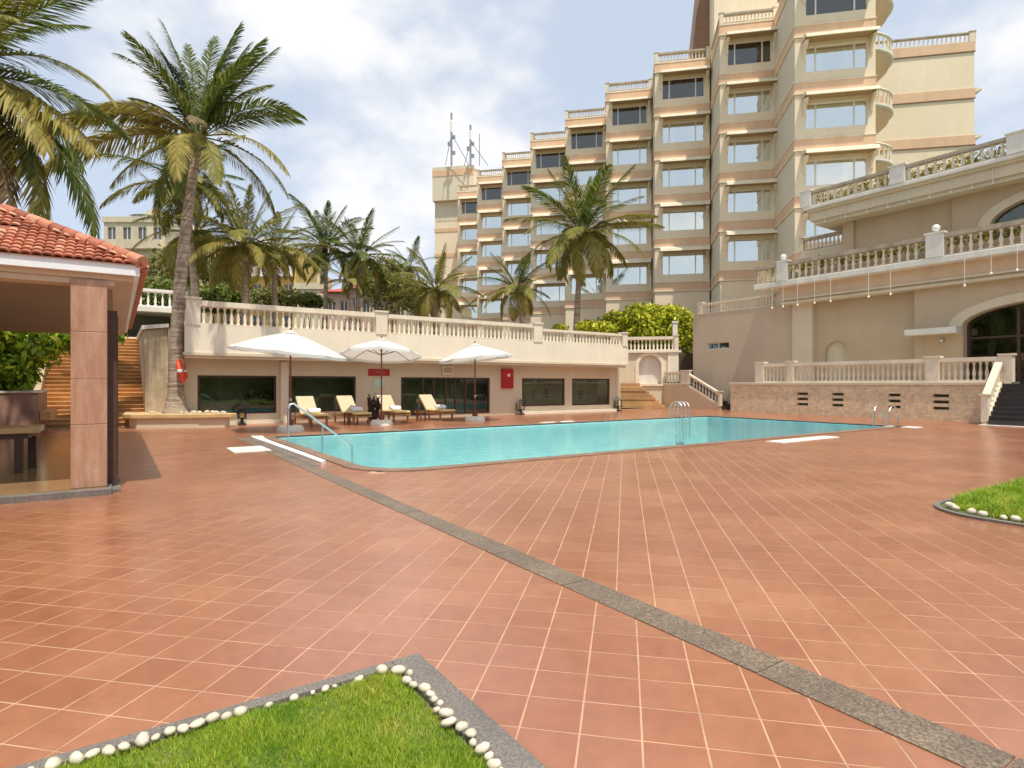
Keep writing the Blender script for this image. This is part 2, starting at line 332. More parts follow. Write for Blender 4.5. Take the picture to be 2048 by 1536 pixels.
def pool_tile_mat():
    m, n, l, b = newmat('aqua_mosaic'); p = position(n)
    t = n.new("ShaderNodeTexBrick"); t.offset = 0.0; l.new(p, t.inputs['Vector'])
    t.inputs['Scale'].default_value = 1.0; t.inputs['Brick Width'].default_value = 0.15; t.inputs['Row Height'].default_value = 0.15
    t.inputs['Mortar Size'].default_value = 0.004; t.inputs['Color1'].default_value = (0.36, 0.60, 0.635, 1)
    t.inputs['Color2'].default_value = (0.42, 0.67, 0.69, 1); t.inputs['Mortar'].default_value = (0.45, 0.72, 0.72, 1)
    f = noise(n, l, 1.3, 4, 0.6, p)
    c = mul(n, l, t.outputs['Color'], ramp(n, l, f, [(0.3, (0.85, 0.92, 0.95)), (0.7, (1.25, 1.1, 1.05))]))
    l.new(c, b.inputs['Base Color']); b.inputs['Roughness'].default_value = 0.5; return m
M['pool_tile'] = pool_tile_mat()

# ------------------------------------------------------------ objects
def rootloc(o):
    v = Vector((0, 0, 0))
    while o is not None:
        v += o.location; o = o.parent
    return v
def props(o, label=None, cat=None, group=None, kind=None):
    for k, val in (('label', label), ('category', cat), ('group', group), ('kind', kind)):
        if val: o[k] = val
    return o
def thing(name, label, cat, loc=(0, 0, 0), group=None):
    o = bpy.data.objects.new(name, None); col.objects.link(o); o.location = loc
    o.empty_display_size = 0.2
    return props(o, label, cat, group)
def link(name, me, parent=None, loc=None, rot=None, scale=None):
    o = bpy.data.objects.new(name, me); col.objects.link(o)
    if parent is not None: o.parent = parent
    if loc is not None: o.location = Vector(loc) - (rootloc(parent) if parent is not None else Vector((0, 0, 0)))
    if rot is not None: o.rotation_euler = rot
    if scale is not None: o.scale = scale
    return o
def copy_tree(o, parent=None):
    c = o.copy(); col.objects.link(c)
    if parent is not None: c.parent = parent
    for ch in list(o.children): copy_tree(ch, c)
    return c

class MB:
    """collects vertices and faces in world metres; build() links them as one mesh object"""
    def __init__(s, T=None): s.v = []; s.f = []; s.mi = []; s.mats = []; s.T = T; s.cm = 0
    def mat(s, m):
        if m not in s.mats: s.mats.append(m)
        s.cm = s.mats.index(m); return s
    def add(s, vs, fs):
        k = len(s.v)
        s.v += [s.T(*p) if s.T else tuple(p) for p in vs]
        for f in fs: s.f.append(tuple(i + k for i in f)); s.mi.append(s.cm)
    def quad(s, a, b, c, d): s.add([a, b, c, d], [(0, 1, 2, 3)])
    def box(s, x0, x1, y0, y1, z0, z1):
        s.add([(x0, y0, z0), (x1, y0, z0), (x1, y1, z0), (x0, y1, z0), (x0, y0, z1), (x1, y0, z1), (x1, y1, z1), (x0, y1, z1)],
              [(0, 3, 2, 1), (4, 5, 6, 7), (0, 1, 5, 4), (1, 2, 6, 5), (2, 3, 7, 6), (3, 0, 4, 7)])
    def cbox(s, c, u, v, w, hu, hv, hw):
        c = Vector(c); u = Vector(u) * hu; v = Vector(v) * hv; w = Vector(w) * hw
        P = [c + a * u + b * v + d * w for d in (-1, 1) for a, b in ((-1, -1), (1, -1), (1, 1), (-1, 1))]
        s.add(P, [(0, 3, 2, 1), (4, 5, 6, 7), (0, 1, 5, 4), (1, 2, 6, 5), (2, 3, 7, 6), (3, 0, 4, 7)])
    def prism(s, pts, z0, z1):
        n = len(pts)
        s.add([(p[0], p[1], z0) for p in pts] + [(p[0], p[1], z1) for p in pts],
              [tuple(range(n - 1, -1, -1)), tuple(range(n, 2 * n))] + [(i, (i + 1) % n, n + (i + 1) % n, n + i) for i in range(n)])
    def tube(s, pts, r, seg=8, caps=True):
        pts = [Vector(p) for p in pts]; n = len(pts)
        rs = r if isinstance(r, (list, tuple)) else [r] * n
        ref = Vector((0, 0, 1)); V = []
        for i, p in enumerate(pts):
            t = (pts[min(i + 1, n - 1)] - pts[max(i - 1, 0)]).normalized()
            rf = ref if abs(t.dot(ref)) < 0.97 else Vector((1, 0, 0))
            a = t.cross(rf).normalized(); b = t.cross(a)
            for k in range(seg):
                an = 2 * math.pi * k / seg; V.append(p + (a * math.cos(an) + b * math.sin(an)) * rs[i])
        F = [(i * seg + k, i * seg + (k + 1) % seg, (i + 1) * seg + (k + 1) % seg, (i + 1) * seg + k) for i in range(n - 1) for k in range(seg)]
        if caps: F += [tuple(range(seg)), tuple(range((n - 1) * seg, n * seg))]
        s.add(V, F)
    def lathe(s, c, prof, seg=12, caps=True):
        V = []; n = len(prof)
        for r, z in prof:
            for k in range(seg):
                an = 2 * math.pi * k / seg; V.append((c[0] + r * math.cos(an), c[1] + r * math.sin(an), c[2] + z))
        F = [(i * seg + k, i * seg + (k + 1) % seg, (i + 1) * seg + (k + 1) % seg, (i + 1) * seg + k) for i in range(n - 1) for k in range(seg)]
        if caps: F += [tuple(range(seg)), tuple(range((n - 1) * seg, n * seg))]
        s.add(V, F)
    def mesh(s, name, off=Vector((0, 0, 0)), smooth=False):
        me = bpy.data.meshes.new(name)
        me.from_pydata([(p[0] - off[0], p[1] - off[1], p[2] - off[2]) for p in s.v], [], s.f)
        for m in s.mats: me.materials.append(m)
        if len(s.mats) > 1: me.polygons.foreach_set('material_index', s.mi)
        if smooth: me.polygons.foreach_set('use_smooth', [True] * len(me.polygons))
        me.update(); return me
    def build(s, name, parent=None, smooth=False, bevel=0.0):
        off = rootloc(parent) if parent is not None else Vector((0, 0, 0))
        o = link(name, s.mesh(name, off, smooth), parent)
        if smooth and hasattr(o.data, 'set_sharp_from_angle'): o.data.set_sharp_from_angle(angle=math.radians(40))
        if bevel:
            bm = o.modifiers.new("bevel", 'BEVEL'); bm.width = bevel; bm.segments = 2; bm.limit_method = 'ANGLE'
        return o

def facade(mb, P, a0, a1, z0, z1, ops, depth):
    """wall front with real openings; P(s, z, d) gives the point at inward depth d"""
    xs = sorted({a0, a1} | {o[0] for o in ops} | {o[1] for o in ops}); zs = sorted({z0, z1} | {o[2] for o in ops} | {o[3] for o in ops})
    for i in range(len(xs) - 1):
        for j in range(len(zs) - 1):
            cx, cz = (xs[i] + xs[i + 1]) / 2, (zs[j] + zs[j + 1]) / 2
            if any(o[0] < cx < o[1] and o[2] < cz < o[3] for o in ops): continue
            mb.quad(P(xs[i], zs[j], 0), P(xs[i + 1], zs[j], 0), P(xs[i + 1], zs[j + 1], 0), P(xs[i], zs[j + 1], 0))
    for (x0, x1, y0, y1) in ops:
        for (p, q) in (((x0, y0), (x1, y0)), ((x1, y0), (x1, y1)), ((x1, y1), (x0, y1)), ((x0, y1), (x0, y0))):
            mb.quad(P(p[0], p[1], 0), P(q[0], q[1], 0), P(q[0], q[1], depth), P(p[0], p[1], depth))

# balustrades -------------------------------------------------------------
BAL = {}
def baluster_mesh(h, r, mat, seg=7):
    k = (round(h, 3), round(r, 3), mat.name, seg)
    if k not in BAL:
        mb = MB().mat(mat)
        mb.lathe((0, 0, 0), [(r * 0.95, 0), (r * 0.95, h * .07), (r * .5, h * .12), (r, h * .38), (r * .55, h * .62), (r * .42, h * .82), (r * .85, h * .93), (r * .85, h)], seg, False)
        BAL[k] = mb.mesh('baluster', smooth=True)
    return BAL[k]
def balustrade(parent, p0, p1, z0, z1, h, n, mat, piers=(), r=0.075, w=0.11, single=True, pier_w=0.17, railmat=None, base_h=0.12, rail_h=0.12, piermat=None, label=None, name='balustrade', pier_top=0.04):
    """from p0 to p1 (x, y); z0, z1 = foot heights; h = total height; piers = list of (t, halfwidth)"""
    p0 = Vector((p0[0], p0[1], 0)); p1 = Vector((p1[0], p1[1], 0)); L = (p1 - p0).length; d = (p1 - p0) / L
    nrm = Vector((-d.y, d.x, 0)); up = Vector((0, 0, 1))
    def pt(t, z, o=0): q = p0 + d * (t * L) + nrm * o; return (q.x, q.y, z0 + (z1 - z0) * t + z)
    mb = MB().mat(railmat or mat)
    for (za, zb, ww) in ((0, base_h, w), (h - rail_h, h, w * 1.12), (h - rail_h - 0.035, h - rail_h, w * 0.85)):
        V = [pt(0, za, -ww), pt(1, za, -ww), pt(1, za, ww), pt(0, za, ww), pt(0, zb, -ww), pt(1, zb, -ww), pt(1, zb, ww), pt(0, zb, ww)]
        mb.add(V, [(0, 3, 2, 1), (4, 5, 6, 7), (0, 1, 5, 4), (1, 2, 6, 5), (2, 3, 7, 6), (3, 0, 4, 7)])
    b = mb.build(name, parent)
    if label: b['label'] = label
    bh = h - base_h - rail_h - 0.035
    me = baluster_mesh(bh, r, mat)
    joined = MB().mat(mat)
    for i in range(n):
        t = (i + 0.5) / n
        if any(abs(t * L - pp[0] * L) < pp[1] + r for pp in piers): continue
        q = pt(t, base_h)
        if single: link('baluster', me, b, q)
        else: joined.lathe(q, [(r * .9, 0), (r * .5, bh * .12), (r, bh * .4), (r * .5, bh * .75), (r * .8, bh)], 5, False)
    if not single:
        o = joined.build('balusters', b, True); o['kind'] = 'stuff'
    for (t, hw) in piers:
        pm = MB().mat(piermat or mat); c = Vector(pt(t, 0))
        pm.cbox(c + up * ((h + pier_top) / 2), d, nrm, up, hw, pier_w, (h + pier_top) / 2 + 0.003)
        pm.cbox(c + up * (h + pier_top + 0.035), d, nrm, up, hw + 0.05, pier_w + 0.05, 0.035)
        pm.build('pier', b)
    return b

rnd = random.Random(7)
# ============================================================ THE SETTING
PU0, PU1, PV0, PV1 = 4.05, 25.1, 10.45, 19.2          # water edge of the pool
def ring(mb, x0, x1, y0, y1, hx0, hx1, hy0, hy1, z):
    for (a, b, c, d) in ((x0, hx0, y0, y1), (hx1, x1, y0, y1), (hx0, hx1, y0, hy0), (hx0, hx1, hy1, y1)):
        mb.quad((a, c, z), (b, c, z), (b, d, z), (a, d, z))
g = MB().mat(M['lawn_ground']); ring(g, -900, 1400, -900, 1800, PU0, PU1, PV0, PV1, -0.06)
props(g.build('ground'), kind='structure')
dk = MB().mat(M['grout']); ring(dk, -30, 33.6, -5, 27.6, PU0, PU1, PV0, PV1, -0.0015)
deck = props(dk.build('pool_deck'), kind='structure')

# terracotta tiles, laid diagonally to the pool
TS = 0.2885; GAP = 0.005
def clip(poly, side, x):
    out = []
    for i in range(len(poly)):
        p, q = poly[i], poly[(i + 1) % len(poly)]
        ip, iq = (p[0] - x) * side <= 0, (q[0] - x) * side <= 0
        if ip: out.append(p)
        if ip != iq:
            t = (x - p[0]) / (q[0] - p[0]); out.append((x, p[1] + (q[1] - p[1]) * t))
    return out
def covered(u, v):
    if 3.85 < u < 25.2 and 10.3 < v < 19.35: return True
    if u < 1.30 and v < 3.05: return True
    if u > 9.0 and v < 3.1 and not (u < 9.6 and v > 2.6): return True
    if u < -0.35 and 11.0 < v < 22: return True
    if u > 30.7 and v < 21.5: return True
    if 2.4 < u < 25.6 and v > 26.4: return True
    return False
tiles = []
for side, x, ph_a, ph_b in ((1, 3.155, 2.77, 0.08), (-1, 3.155, 2.62, 0.225)):
    for i in range(-80, 90):
        for j in range(-40, 160):
            a, b = ph_a + (j + 0.5) * TS, ph_b + (i + 0.5) * TS
            u, v = ab(a, b)
            if not (-26 < u < 33 and -4.6 < v < 27.3) or covered(u, v): continue
            if (u - x) * side > 0.21: continue
            hs = TS / 2 - GAP
            P = [ab(a - hs, b - hs), ab(a + hs, b - hs), ab(a + hs, b + hs), ab(a - hs, b + hs)]
            cl = (u - x) * side > -0.21
            if cl:
                P = clip(P, side, x)
                if len(P) < 3: continue
            dd = u * FX + v * FY; xx = u * RX + v * RY
            vis = dd > 2.35 and abs(xx) < 0.9 * dd + 0.25
            tiles.append((dd if vis else 999 + abs(dd), u, v, P, cl))
tiles.sort(key=lambda t: t[0])
def set_var(me, vals):
    at = me.attributes.new('var', 'FLOAT', 'FACE'); at.data.foreach_set('value', vals)
def tile_geo(mb, P, dz):
    n = len(P)
    mb.add([(p[0], p[1], dz) for p in P] + [(p[0], p[1], -0.02) for p in P], [tuple(range(n))] + [(i, (i + 1) % n, n + (i + 1) % n, n + i) for i in range(n)])
    return n + 1
tile_meshes = []
for k in range(16):
    mb = MB().mat(M['tile']); h = TS / 2 - GAP
    nf = tile_geo(mb, [ab(-h, -h), ab(h, -h), ab(h, h), ab(-h, h)], 0.0)
    me = mb.mesh('tile'); set_var(me, [k / 15.0] * nf); tile_meshes.append(me)
nsingle = 0; rest = MB().mat(M['tile']); rv = []
for (d, u, v, P, cl) in tiles:
    var = min(15, max(0, int(rnd.gauss(7.5, 3.6))))
    if nsingle < 300 and d < 900:
        if cl:
            mb = MB().mat(M['tile']); nf = tile_geo(mb, [(p[0] - u, p[1] - v) for p in P], 0); me = mb.mesh('tile'); set_var(me, [var / 15.0] * nf)
        else: me = tile_meshes[var]
        o = link('tile', me, deck, (u, v, rnd.uniform(-0.0006, 0.0006)))
        o.rotation_euler = (rnd.uniform(-.002, .002), rnd.uniform(-.002, .002), rnd.uniform(-.004, .004)); nsingle += 1
    else:
        nf = tile_geo(rest, P, rnd.uniform(-0.0006, 0.0006)); rv += [var / 15.0] * nf
me = rest.mesh('deck_tiles'); set_var(me, rv); o = link('deck_tiles', me, deck); o['kind'] = 'stuff'

# granite drain strip in slabs
gs = bpy.data.objects.new('granite_strip', None); col.objects.link(gs); gs['kind'] = 'structure'
v = -4.0
while v < 19.3:
    L = rnd.uniform(0.75, 1.15); mb = MB().mat(M['granite'])
    mb.box(3.02 + rnd.uniform(-.006, .006), 3.29 + rnd.uniform(-.006, .006), v + .004, v + L - .004, -0.02, 0.005 + rnd.uniform(0, .002))
    mb.build('slab', gs); v += L

# pool ------------------------------------------------------------------
basin = MB().mat(M['pool_tile']); D = -1.35
cx = 0.75                                        # the near left corner is cut round
basin.quad((PU0, PV0, D), (PU1, PV0, D), (PU1, PV1, D), (PU0, PV1, D))
for (p, q) in (((PU0, PV0), (PU1, PV0)), ((PU1, PV0), (PU1, PV1)), ((PU1, PV1), (PU0, PV1)), ((PU0, PV1), (PU0, PV0))):
    basin.quad((p[0], p[1], D), (q[0], q[1], D), (q[0], q[1], 0), (p[0], p[1], 0))
def corner_arc(x0, y0, r, n=8):
    return [(x0 + r - r * math.cos(t), y0 + r - r * math.sin(t)) for t in [math.pi / 2 * i / n for i in range(n + 1)]]
arc = corner_arc(PU0, PV0, 1.0)
basin.prism(arc + [(PU0 - 0.0, PV0 - 0.0)], D, -0.13)
for k in range(5): basin.box(PU0 + 0.001, PU0 + 0.45 * (5 - k), 13.2, 18.0, D + 0.001, -1.1 + k * 0.22 - 0.1) if k < 4 else None
props(basin.build('pool_basin'), kind='structure')
wt = MB().mat(M['water']); wt.quad((PU0, PV0, -0.055), (PU1, PV0, -0.055), (PU1, PV1, -0.055), (PU0, PV1, -0.055))
props(wt.build('pool_water'), kind='structure')
cop = bpy.data.objects.new('pool_coping', None); col.objects.link(cop); cop['kind'] = 'structure'
def coping_run(p, q, w, axis):
    L = abs((q[axis] - p[axis])); n = max(1, int(L / 0.62)); st = (q[axis] - p[axis]) / n
    for i in range(n):
        mb = MB().mat(M['coping']); a0 = p[axis] + st * i + .004 * (1 if st > 0 else -1); a1 = p[axis] + st * (i + 1)
        lo, hi = min(a0, a1), max(a0, a1)
        if axis == 0: mb.box(lo, hi, min(p[1], p[1] + w), max(p[1], p[1] + w), -0.03, 0.022)
        else: mb.box(min(p[0], p[0] + w), max(p[0], p[0] + w), lo, hi, -0.03, 0.022)
        mb.build('coping_stone', cop)
M['coping'] = granite('coping_stone', (0.16, 0.09, 0.06), (0.27, 0.17, 0.11), (0.38, 0.27, 0.19), 0.5)
coping_run((PU0 + 1.0, PV0), (PU1 + .3, PV0), -0.32, 0)
coping_run((PU0 - .3, PV1), (PU1 + .3, PV1), 0.32, 0)
coping_run((PU0, PV0 + 1.0), (PU0, PV1), -0.30, 1)
coping_run((PU1, PV0), (PU1, PV1), 0.30, 1)
mb = MB().mat(M['coping'])
outer = [(PU0 + 1.0 - 1.31 * math.cos(t), PV0 + 1.0 - 1.31 * math.sin(t)) for t in [math.pi / 2 * i / 10 for i in range(11)]]
inner = [(PU0 + 1.0 - 0.98 * math.cos(t), PV0 + 1.0 - 0.98 * math.sin(t)) for t in [math.pi / 2 * i / 10 for i in range(11)]]
for i in range(10): mb.prism([outer[i], outer[i + 1], inner[i + 1], inner[i]], -0.03, 0.021)
mb.build('corner_stone', cop)
# white kerb and low granite band beside the left edge of the pool
mb = MB().mat(M['white_paint'])
P0 = [(3.40, 19.25), (3.36, 18.4), (3.40, 17), (3.43, 14.5), (3.45, 12.0)]; P1 = [(3.72, 19.1), (3.60, 18.2), (3.58, 17), (3.60, 14.5), (3.60, 12.2)]
for i in range(4): mb.prism([P0[i], P0[i + 1], P1[i + 1], P1[i]], -0.02, 0.07)
props(mb.build('pool_edge_kerb'), kind='structure')
mb = MB().mat(M['granite_border']); mb.box(3.292, 3.40, 11.9, 19.3, -0.02, 0.012); props(mb.build('gutter'), kind='structure')

# raised ground behind the clubhouse
up = MB().mat(M['earth_bank'])
up.prism([(-60, 28.6), (-2.75, 28.6), (-2.75, 34.9), (25.5, 35.8), (34.4, 26.9), (160, 26.9), (160, 260), (-60, 260)], -0.5, 3.85)
props(up.build('upper_ground'), kind='structure')

# ============================================================ LAWN BEDS
import numpy as np
def pebble_meshes():
    out = []
    for k in range(6):
        r = random.Random(k); mb = MB().mat(M['pebble']); V = []; n = 8; m = 5
        sx, sy, sz = r.uniform(.8, 1.15), r.uniform(.7, .95), r.uniform(.5, .75); ph = [r.uniform(0, 6) for _ in range(4)]
        def rad(th, fi): return 1 + .09 * math.sin(2 * th + ph[0]) + .07 * math.sin(3 * th + ph[1]) * math.cos(fi) + .05 * math.cos(2 * fi + ph[2])
        V.append((0, 0, -sz)); 
        for i in range(1, m):
            fi = -math.pi / 2 + math.pi * i / m
            for j in range(n):
                th = 2 * math.pi * j / n; q = rad(th, fi); V.append((sx * q * math.cos(fi) * math.cos(th), sy * q * math.cos(fi) * math.sin(th), sz * q * math.sin(fi)))
        V.append((0, 0, sz)); F = [(0, 1 + (j + 1) % n, 1 + j) for j in range(n)]
        for i in range(m - 2):
            for j in range(n): F.append((1 + i * n + j, 1 + i * n + (j + 1) % n, 1 + (i + 1) * n + (j + 1) % n, 1 + (i + 1) * n + j))
        L = len(V) - 1; F += [(L, L - n + j, L - n + (j + 1) % n) for j in range(n)]
        mb.add(V, F); out.append(mb.mesh('pebble', smooth=True))
    return out
PEB = pebble_meshes()
def pebble(parent, u, v, z, r):
    link('pebble', rnd.choice(PEB), parent, (u, v, z), (rnd.uniform(-.3, .3), rnd.uniform(-.3, .3), rnd.uniform(0, 6.28)), (r, r, r))
def grass(name, pts, hmin, hmax, w, label=None):
    """pts: array of blade foot positions (x, y, z)"""
    n = len(pts); rs = np.random.RandomState(3)
    th = rs.uniform(0, 2 * math.pi, n); ln = rs.uniform(0, 2 * math.pi, n)
    h = rs.uniform(hmin, hmax, n) * (0.8 + 0.35 * np.sin(pts[:, 0] * 9.1) * np.cos(pts[:, 1] * 7.3))
    le = rs.uniform(0.15, 0.85, n) * h
    V = np.zeros((n, 5, 3)); dx, dy = np.cos(th) * w / 2, np.sin(th) * w / 2
    V[:, 0] = pts; V[:, 1] = pts; V[:, 2] = pts; V[:, 3] = pts; V[:, 4] = pts
    V[:, 0, 0] -= dx; V[:, 0, 1] -= dy; V[:, 1, 0] += dx; V[:, 1, 1] += dy
    for k, f, q, ww in ((2, .3, .6, .8), (3, .3, .6, -.8), (4, 1.0, 1.0, 0)):
        V[:, k, 0] += np.cos(ln) * le * f + dx * ww; V[:, k, 1] += np.sin(ln) * le * f + dy * ww; V[:, k, 2] += h * q
    me = bpy.data.meshes.new(name); me.vertices.add(n * 5); me.vertices.foreach_set('co', V.ravel())
    loops = np.array([[0, 1, 2, 3], [3, 2, 4, 4]]); base = np.arange(n) * 5
    li = np.concatenate([np.stack([base + k for k in (0, 1, 2, 3)], 1), np.stack([base + k for k in (3, 2, 4)], 1)], 1).ravel()
    me.loops.add(n * 7); me.loops.foreach_set('vertex_index', li.astype(np.int32))
    me.polygons.add(n * 2); ls = np.stack([np.arange(n) * 7, np.arange(n) * 7 + 4], 1).ravel(); lt = np.tile([4, 3], n)
    me.polygons.foreach_set('loop_start', ls.astype(np.int32)); me.polygons.foreach_set('loop_total', lt.astype(np.int32))
    me.materials.append(M['grass']); me.update(calc_edges=True); me.validate()
    return link(name, me)

bed = thing('lawn_bed', 'corner lawn bed in the foreground edged with white pebbles and grey granite', 'lawn bed', (0.5, 2.2, 0))
mb = MB().mat(M['granite_border']); mb.box(1.335, 1.51, -4, 3.24, -0.02, 0.03); mb.build('kerb', bed, bevel=0.006)
mb = MB().mat(M['granite_border']); mb.box(-7, 1.333, 3.165, 3.24, -0.02, 0.029); mb.build('kerb', bed, bevel=0.006)
mb = MB().mat(M['earth']); mb.box(-7, 1.33, -4, 3.16, -0.03, 0.006); mb.build('soil', bed)
v = 3.12
while v > 1.5:
    r = rnd.uniform(.022, .039); pebble(bed, 1.325 + rnd.uniform(-.02, .03), v - r, .03 + r * .35, r); v -= r * rnd.uniform(1.75, 2.3)
u = 1.24
while u > -0.9:
    r = rnd.uniform(.022, .042); 
    if not (0.55 < u < 1.22) : pebble(bed, u, 3.13 + rnd.uniform(-.01, .02), .03 + r * .3, r)
    elif rnd.random() < .25: pebble(bed, u, 3.14, .025, r * .7)
    u -= r * rnd.uniform(1.75, 2.15)
rs = np.random.RandomState(1)
P = np.stack([rs.uniform(-1.6, 1.31, 230000), rs.uniform(0.9, 3.13, 230000), np.full(230000, 0.004)], 1)
dd = P[:, 0] * FX + P[:, 1] * FY; xx = P[:, 0] * RX + P[:, 1] * RY
P = P[(dd > 2.3) & (np.abs(xx) < 0.95 * dd + 0.3)]
props(grass('lawn_grass', P[:110000], 0.022, 0.05, 0.0032), 'bright short turf grass of the corner lawn in the foreground', 'grass', kind='stuff')

bed2 = thing('lawn_bed', 'round-cornered lawn bed by the right edge, edged with white pebbles', 'lawn bed', (10.5, 2.0, 0))
def rc(x, y, r, n=8): return [(x + r - r * math.sin(t), y - r + r * math.cos(t)) for t in [math.pi / 2 * i / n for i in range(n + 1)]]
o_ = [(17, 3.40)] + rc(8.66, 3.40, 0.75) + [(8.66, -4), (17, -4)]
i_ = [(17, 3.34)] + rc(8.74, 3.34, 0.70) + [(8.74, -4), (17, -4)]
mb = MB().mat(M['granite_border']); n = len(o_)
for k in range(n - 2): mb.prism([o_[k], o_[k + 1], i_[k + 1], i_[k]], -0.02, 0.03)
mb.build('kerb', bed2)
mb = MB().mat(M['earth']); mb.prism(i_, -0.03, 0.006); mb.build('soil', bed2)
path = [(8.82, y / 10) for y in range(8, 26, 1)] + [(8.82 + .62 - .62 * math.cos(t), 2.62 + .62 * math.sin(t)) for t in [0.15 * k for k in range(9)]]
dist = 0; last = Vector(path[0])
for p in path[1:]:
    p = Vector(p); seg = (p - last).length; t = 0
    while dist < seg:
        q = last + (p - last) * (dist / seg); r = rnd.uniform(.045, .065)
        if rnd.random() < .9: pebble(bed2, q.x + rnd.uniform(-.02, .02), q.y, .03 + r * .4, r)
        dist += r * 2.05
    dist -= seg; last = p
P = np.stack([rs.uniform(8.87, 15.5, 95000), rs.uniform(0.2, 3.26, 95000), np.full(95000, 0.004)], 1)
keep = ~((P[:, 0] < 9.5) & (P[:, 1] > 2.6) & ((P[:, 0] - 9.5) ** 2 + (P[:, 1] - 2.6) ** 2 > 0.36))
props(grass('lawn_grass', P[keep], 0.09, 0.19, 0.012), 'thick green turf grass of the lawn bed at the right edge', 'grass', kind='stuff')

# ============================================================ CLUBHOUSE
CV, CF = 26.2, 25.2
club = thing('clubhouse', 'low cream clubhouse with dark windows and a roof terrace behind the pool', 'building', (2.2, CV, 0))
def cu(px): return onv(px, CV)
PC = lambda s, z, d: (s, CV + d, z)
wins = [(cu(395), cu(553), 0.42, 2.0), (cu(578), cu(712), 0.42, 2.0), (cu(1044), cu(1130), 0.42, 1.97), (cu(1144), cu(1220), 0.40, 1.97)]
door = (cu(802), cu(980), 0.12, 1.98)
mb = MB().mat(M['plaster'])
facade(mb, PC, 2.2, 25.72, 0.0, 2.72, wins + [door], 0.22)
mb.quad((25.72, CV, 0), (25.72, 34.9, 0), (25.72, 34.9, 2.72), (25.72, CV, 2.72)); mb.quad((2.2, CV, 0), (2.2, 34.9, 0), (2.2, 34.9, 2.72), (2.2, CV, 2.72))
mb.build('wall', club)
mb = MB().mat(M['plaster_light']); mb.box(18.0, 25.45, CV - .35, CV - .003, 0, 0.14); mb.box(25.46, 25.70, CV - .12, CV - .003, 0, 2.6); mb.build('plinth', club)
mb = MB().mat(M['plaster_light']); mb.box(2.66, 5.9, CV - .16, CV - .003, 0, 0.16); mb.box(5.8, 6.1, CV - .10, CV - .003, 0.0, 2.6); mb.build('plinth', club)
# room behind the glass
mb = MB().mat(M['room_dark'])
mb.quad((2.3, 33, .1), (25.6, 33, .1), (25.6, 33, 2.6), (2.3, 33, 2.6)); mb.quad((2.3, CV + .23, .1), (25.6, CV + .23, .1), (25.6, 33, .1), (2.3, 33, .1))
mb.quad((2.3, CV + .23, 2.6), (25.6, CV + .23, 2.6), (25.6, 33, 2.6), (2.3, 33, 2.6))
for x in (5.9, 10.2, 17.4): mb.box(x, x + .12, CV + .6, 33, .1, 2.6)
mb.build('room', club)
mb = MB().mat(M['glass_backing']); mb.quad((2.4, 27.9, .1), (25.5, 27.9, .1), (25.5, 27.9, 2.6), (2.4, 27.9, 2.6)); mb.build('glass_backing', club)  # added sheet that catches light, so the glass reads olive instead of black
def window(parent, P, x0, x1, z0, z1, d, mat_f, mat_g, fw=0.07, mull=(), name='window', label=None):
    mb = MB().mat(mat_f)
    def bar(a, b, c, e, dd=0.07):
        p = [P(a, c, d - dd), P(b, c, d - dd), P(b, e, d - dd), P(a, e, d - dd), P(a, c, d), P(b, c, d), P(b, e, d), P(a, e, d)]
        mb.add(p, [(0, 1, 2, 3), (7, 6, 5, 4), (0, 4, 5, 1), (1, 5, 6, 2), (2, 6, 7, 3), (3, 7, 4, 0)])
    e = .002
    bar(x0 + e, x1 - e, z1 - fw, z1 - e); bar(x0 + e, x1 - e, z0 + e, z0 + fw); bar(x0 + e, x0 + fw, z0 + fw, z1 - fw); bar(x1 - fw, x1 - e, z0 + fw, z1 - fw)
    for m in mull: bar(m - fw * .5, m + fw * .5, z0 + fw, z1 - fw)
    f = mb.build(name, parent)
    if label: f['label'] = label
    xs = [x0 + fw] + list(mull) + [x1 - fw]
    for i in range(len(xs) - 1):
        a = xs[i] + (fw * .5 if i else 0); b = xs[i + 1] - (fw * .5 if i < len(xs) - 2 else 0)
        g = MB().mat(mat_g); g.quad(P(a, z0 + fw, d - .03), P(b, z0 + fw, d - .03), P(b, z1 - fw, d - .03), P(a, z1 - fw, d - .03)); g.build('pane', f)
    return f
for w in wins: window(club, PC, w[0], w[1], w[2], w[3], 0.14, M['brown_frame'], M['glass_dark'], 0.075)
window(club, PC, door[0], door[1], door[2], door[3], 0.14, M['brown_frame'], M['glass_dark'], 0.08, [cu(847), cu(868), cu(893), cu(912), cu(932)], name='glass_door')
# roof slab, cornice and parapet
mb = MB().mat(M['plaster_light'])
mb.box(2.15, 25.5, CF, CF + .22, 2.86, 3.90); mb.build('parapet', club)
mb = MB().mat(M['plaster'])
mb.box(2.10, 25.42, CF - .05, CF + .25, 2.75, 2.857); mb.box(2.16, 25.38, CF + .08, CF + .3, 2.64, 2.748); mb.build('cornice', club)
mb = MB().mat(M['plaster_tan']); mb.box(2.2, 25.36, CF + .23, 34.9, 2.722, 3.86); mb.build('roof_slab', club)
def fu(px): return onv(px, CF)
yb = CF + .11
balustrade(club, (fu(372), yb), (fu(775), yb), 3.90, 3.90, 0.95, 33, M['balustrade'], [(0.03, .24), (0.965, .27)], r=.075, rail_h=.2, base_h=.08, pier_w=.15)
balustrade(club, (fu(776), yb), (fu(1085), yb), 3.90, 3.90, 0.93, 37, M['balustrade'], [(0.965, .28)], r=.075, rail_h=.18, base_h=.08, pier_w=.15)
balustrade(club, (fu(1086), yb), (25.45, yb), 3.90, 3.90, 0.74, 27, M['balustrade'], [(0.965, .2)], r=.075, rail_h=.14, base_h=.08, pier_w=.15)

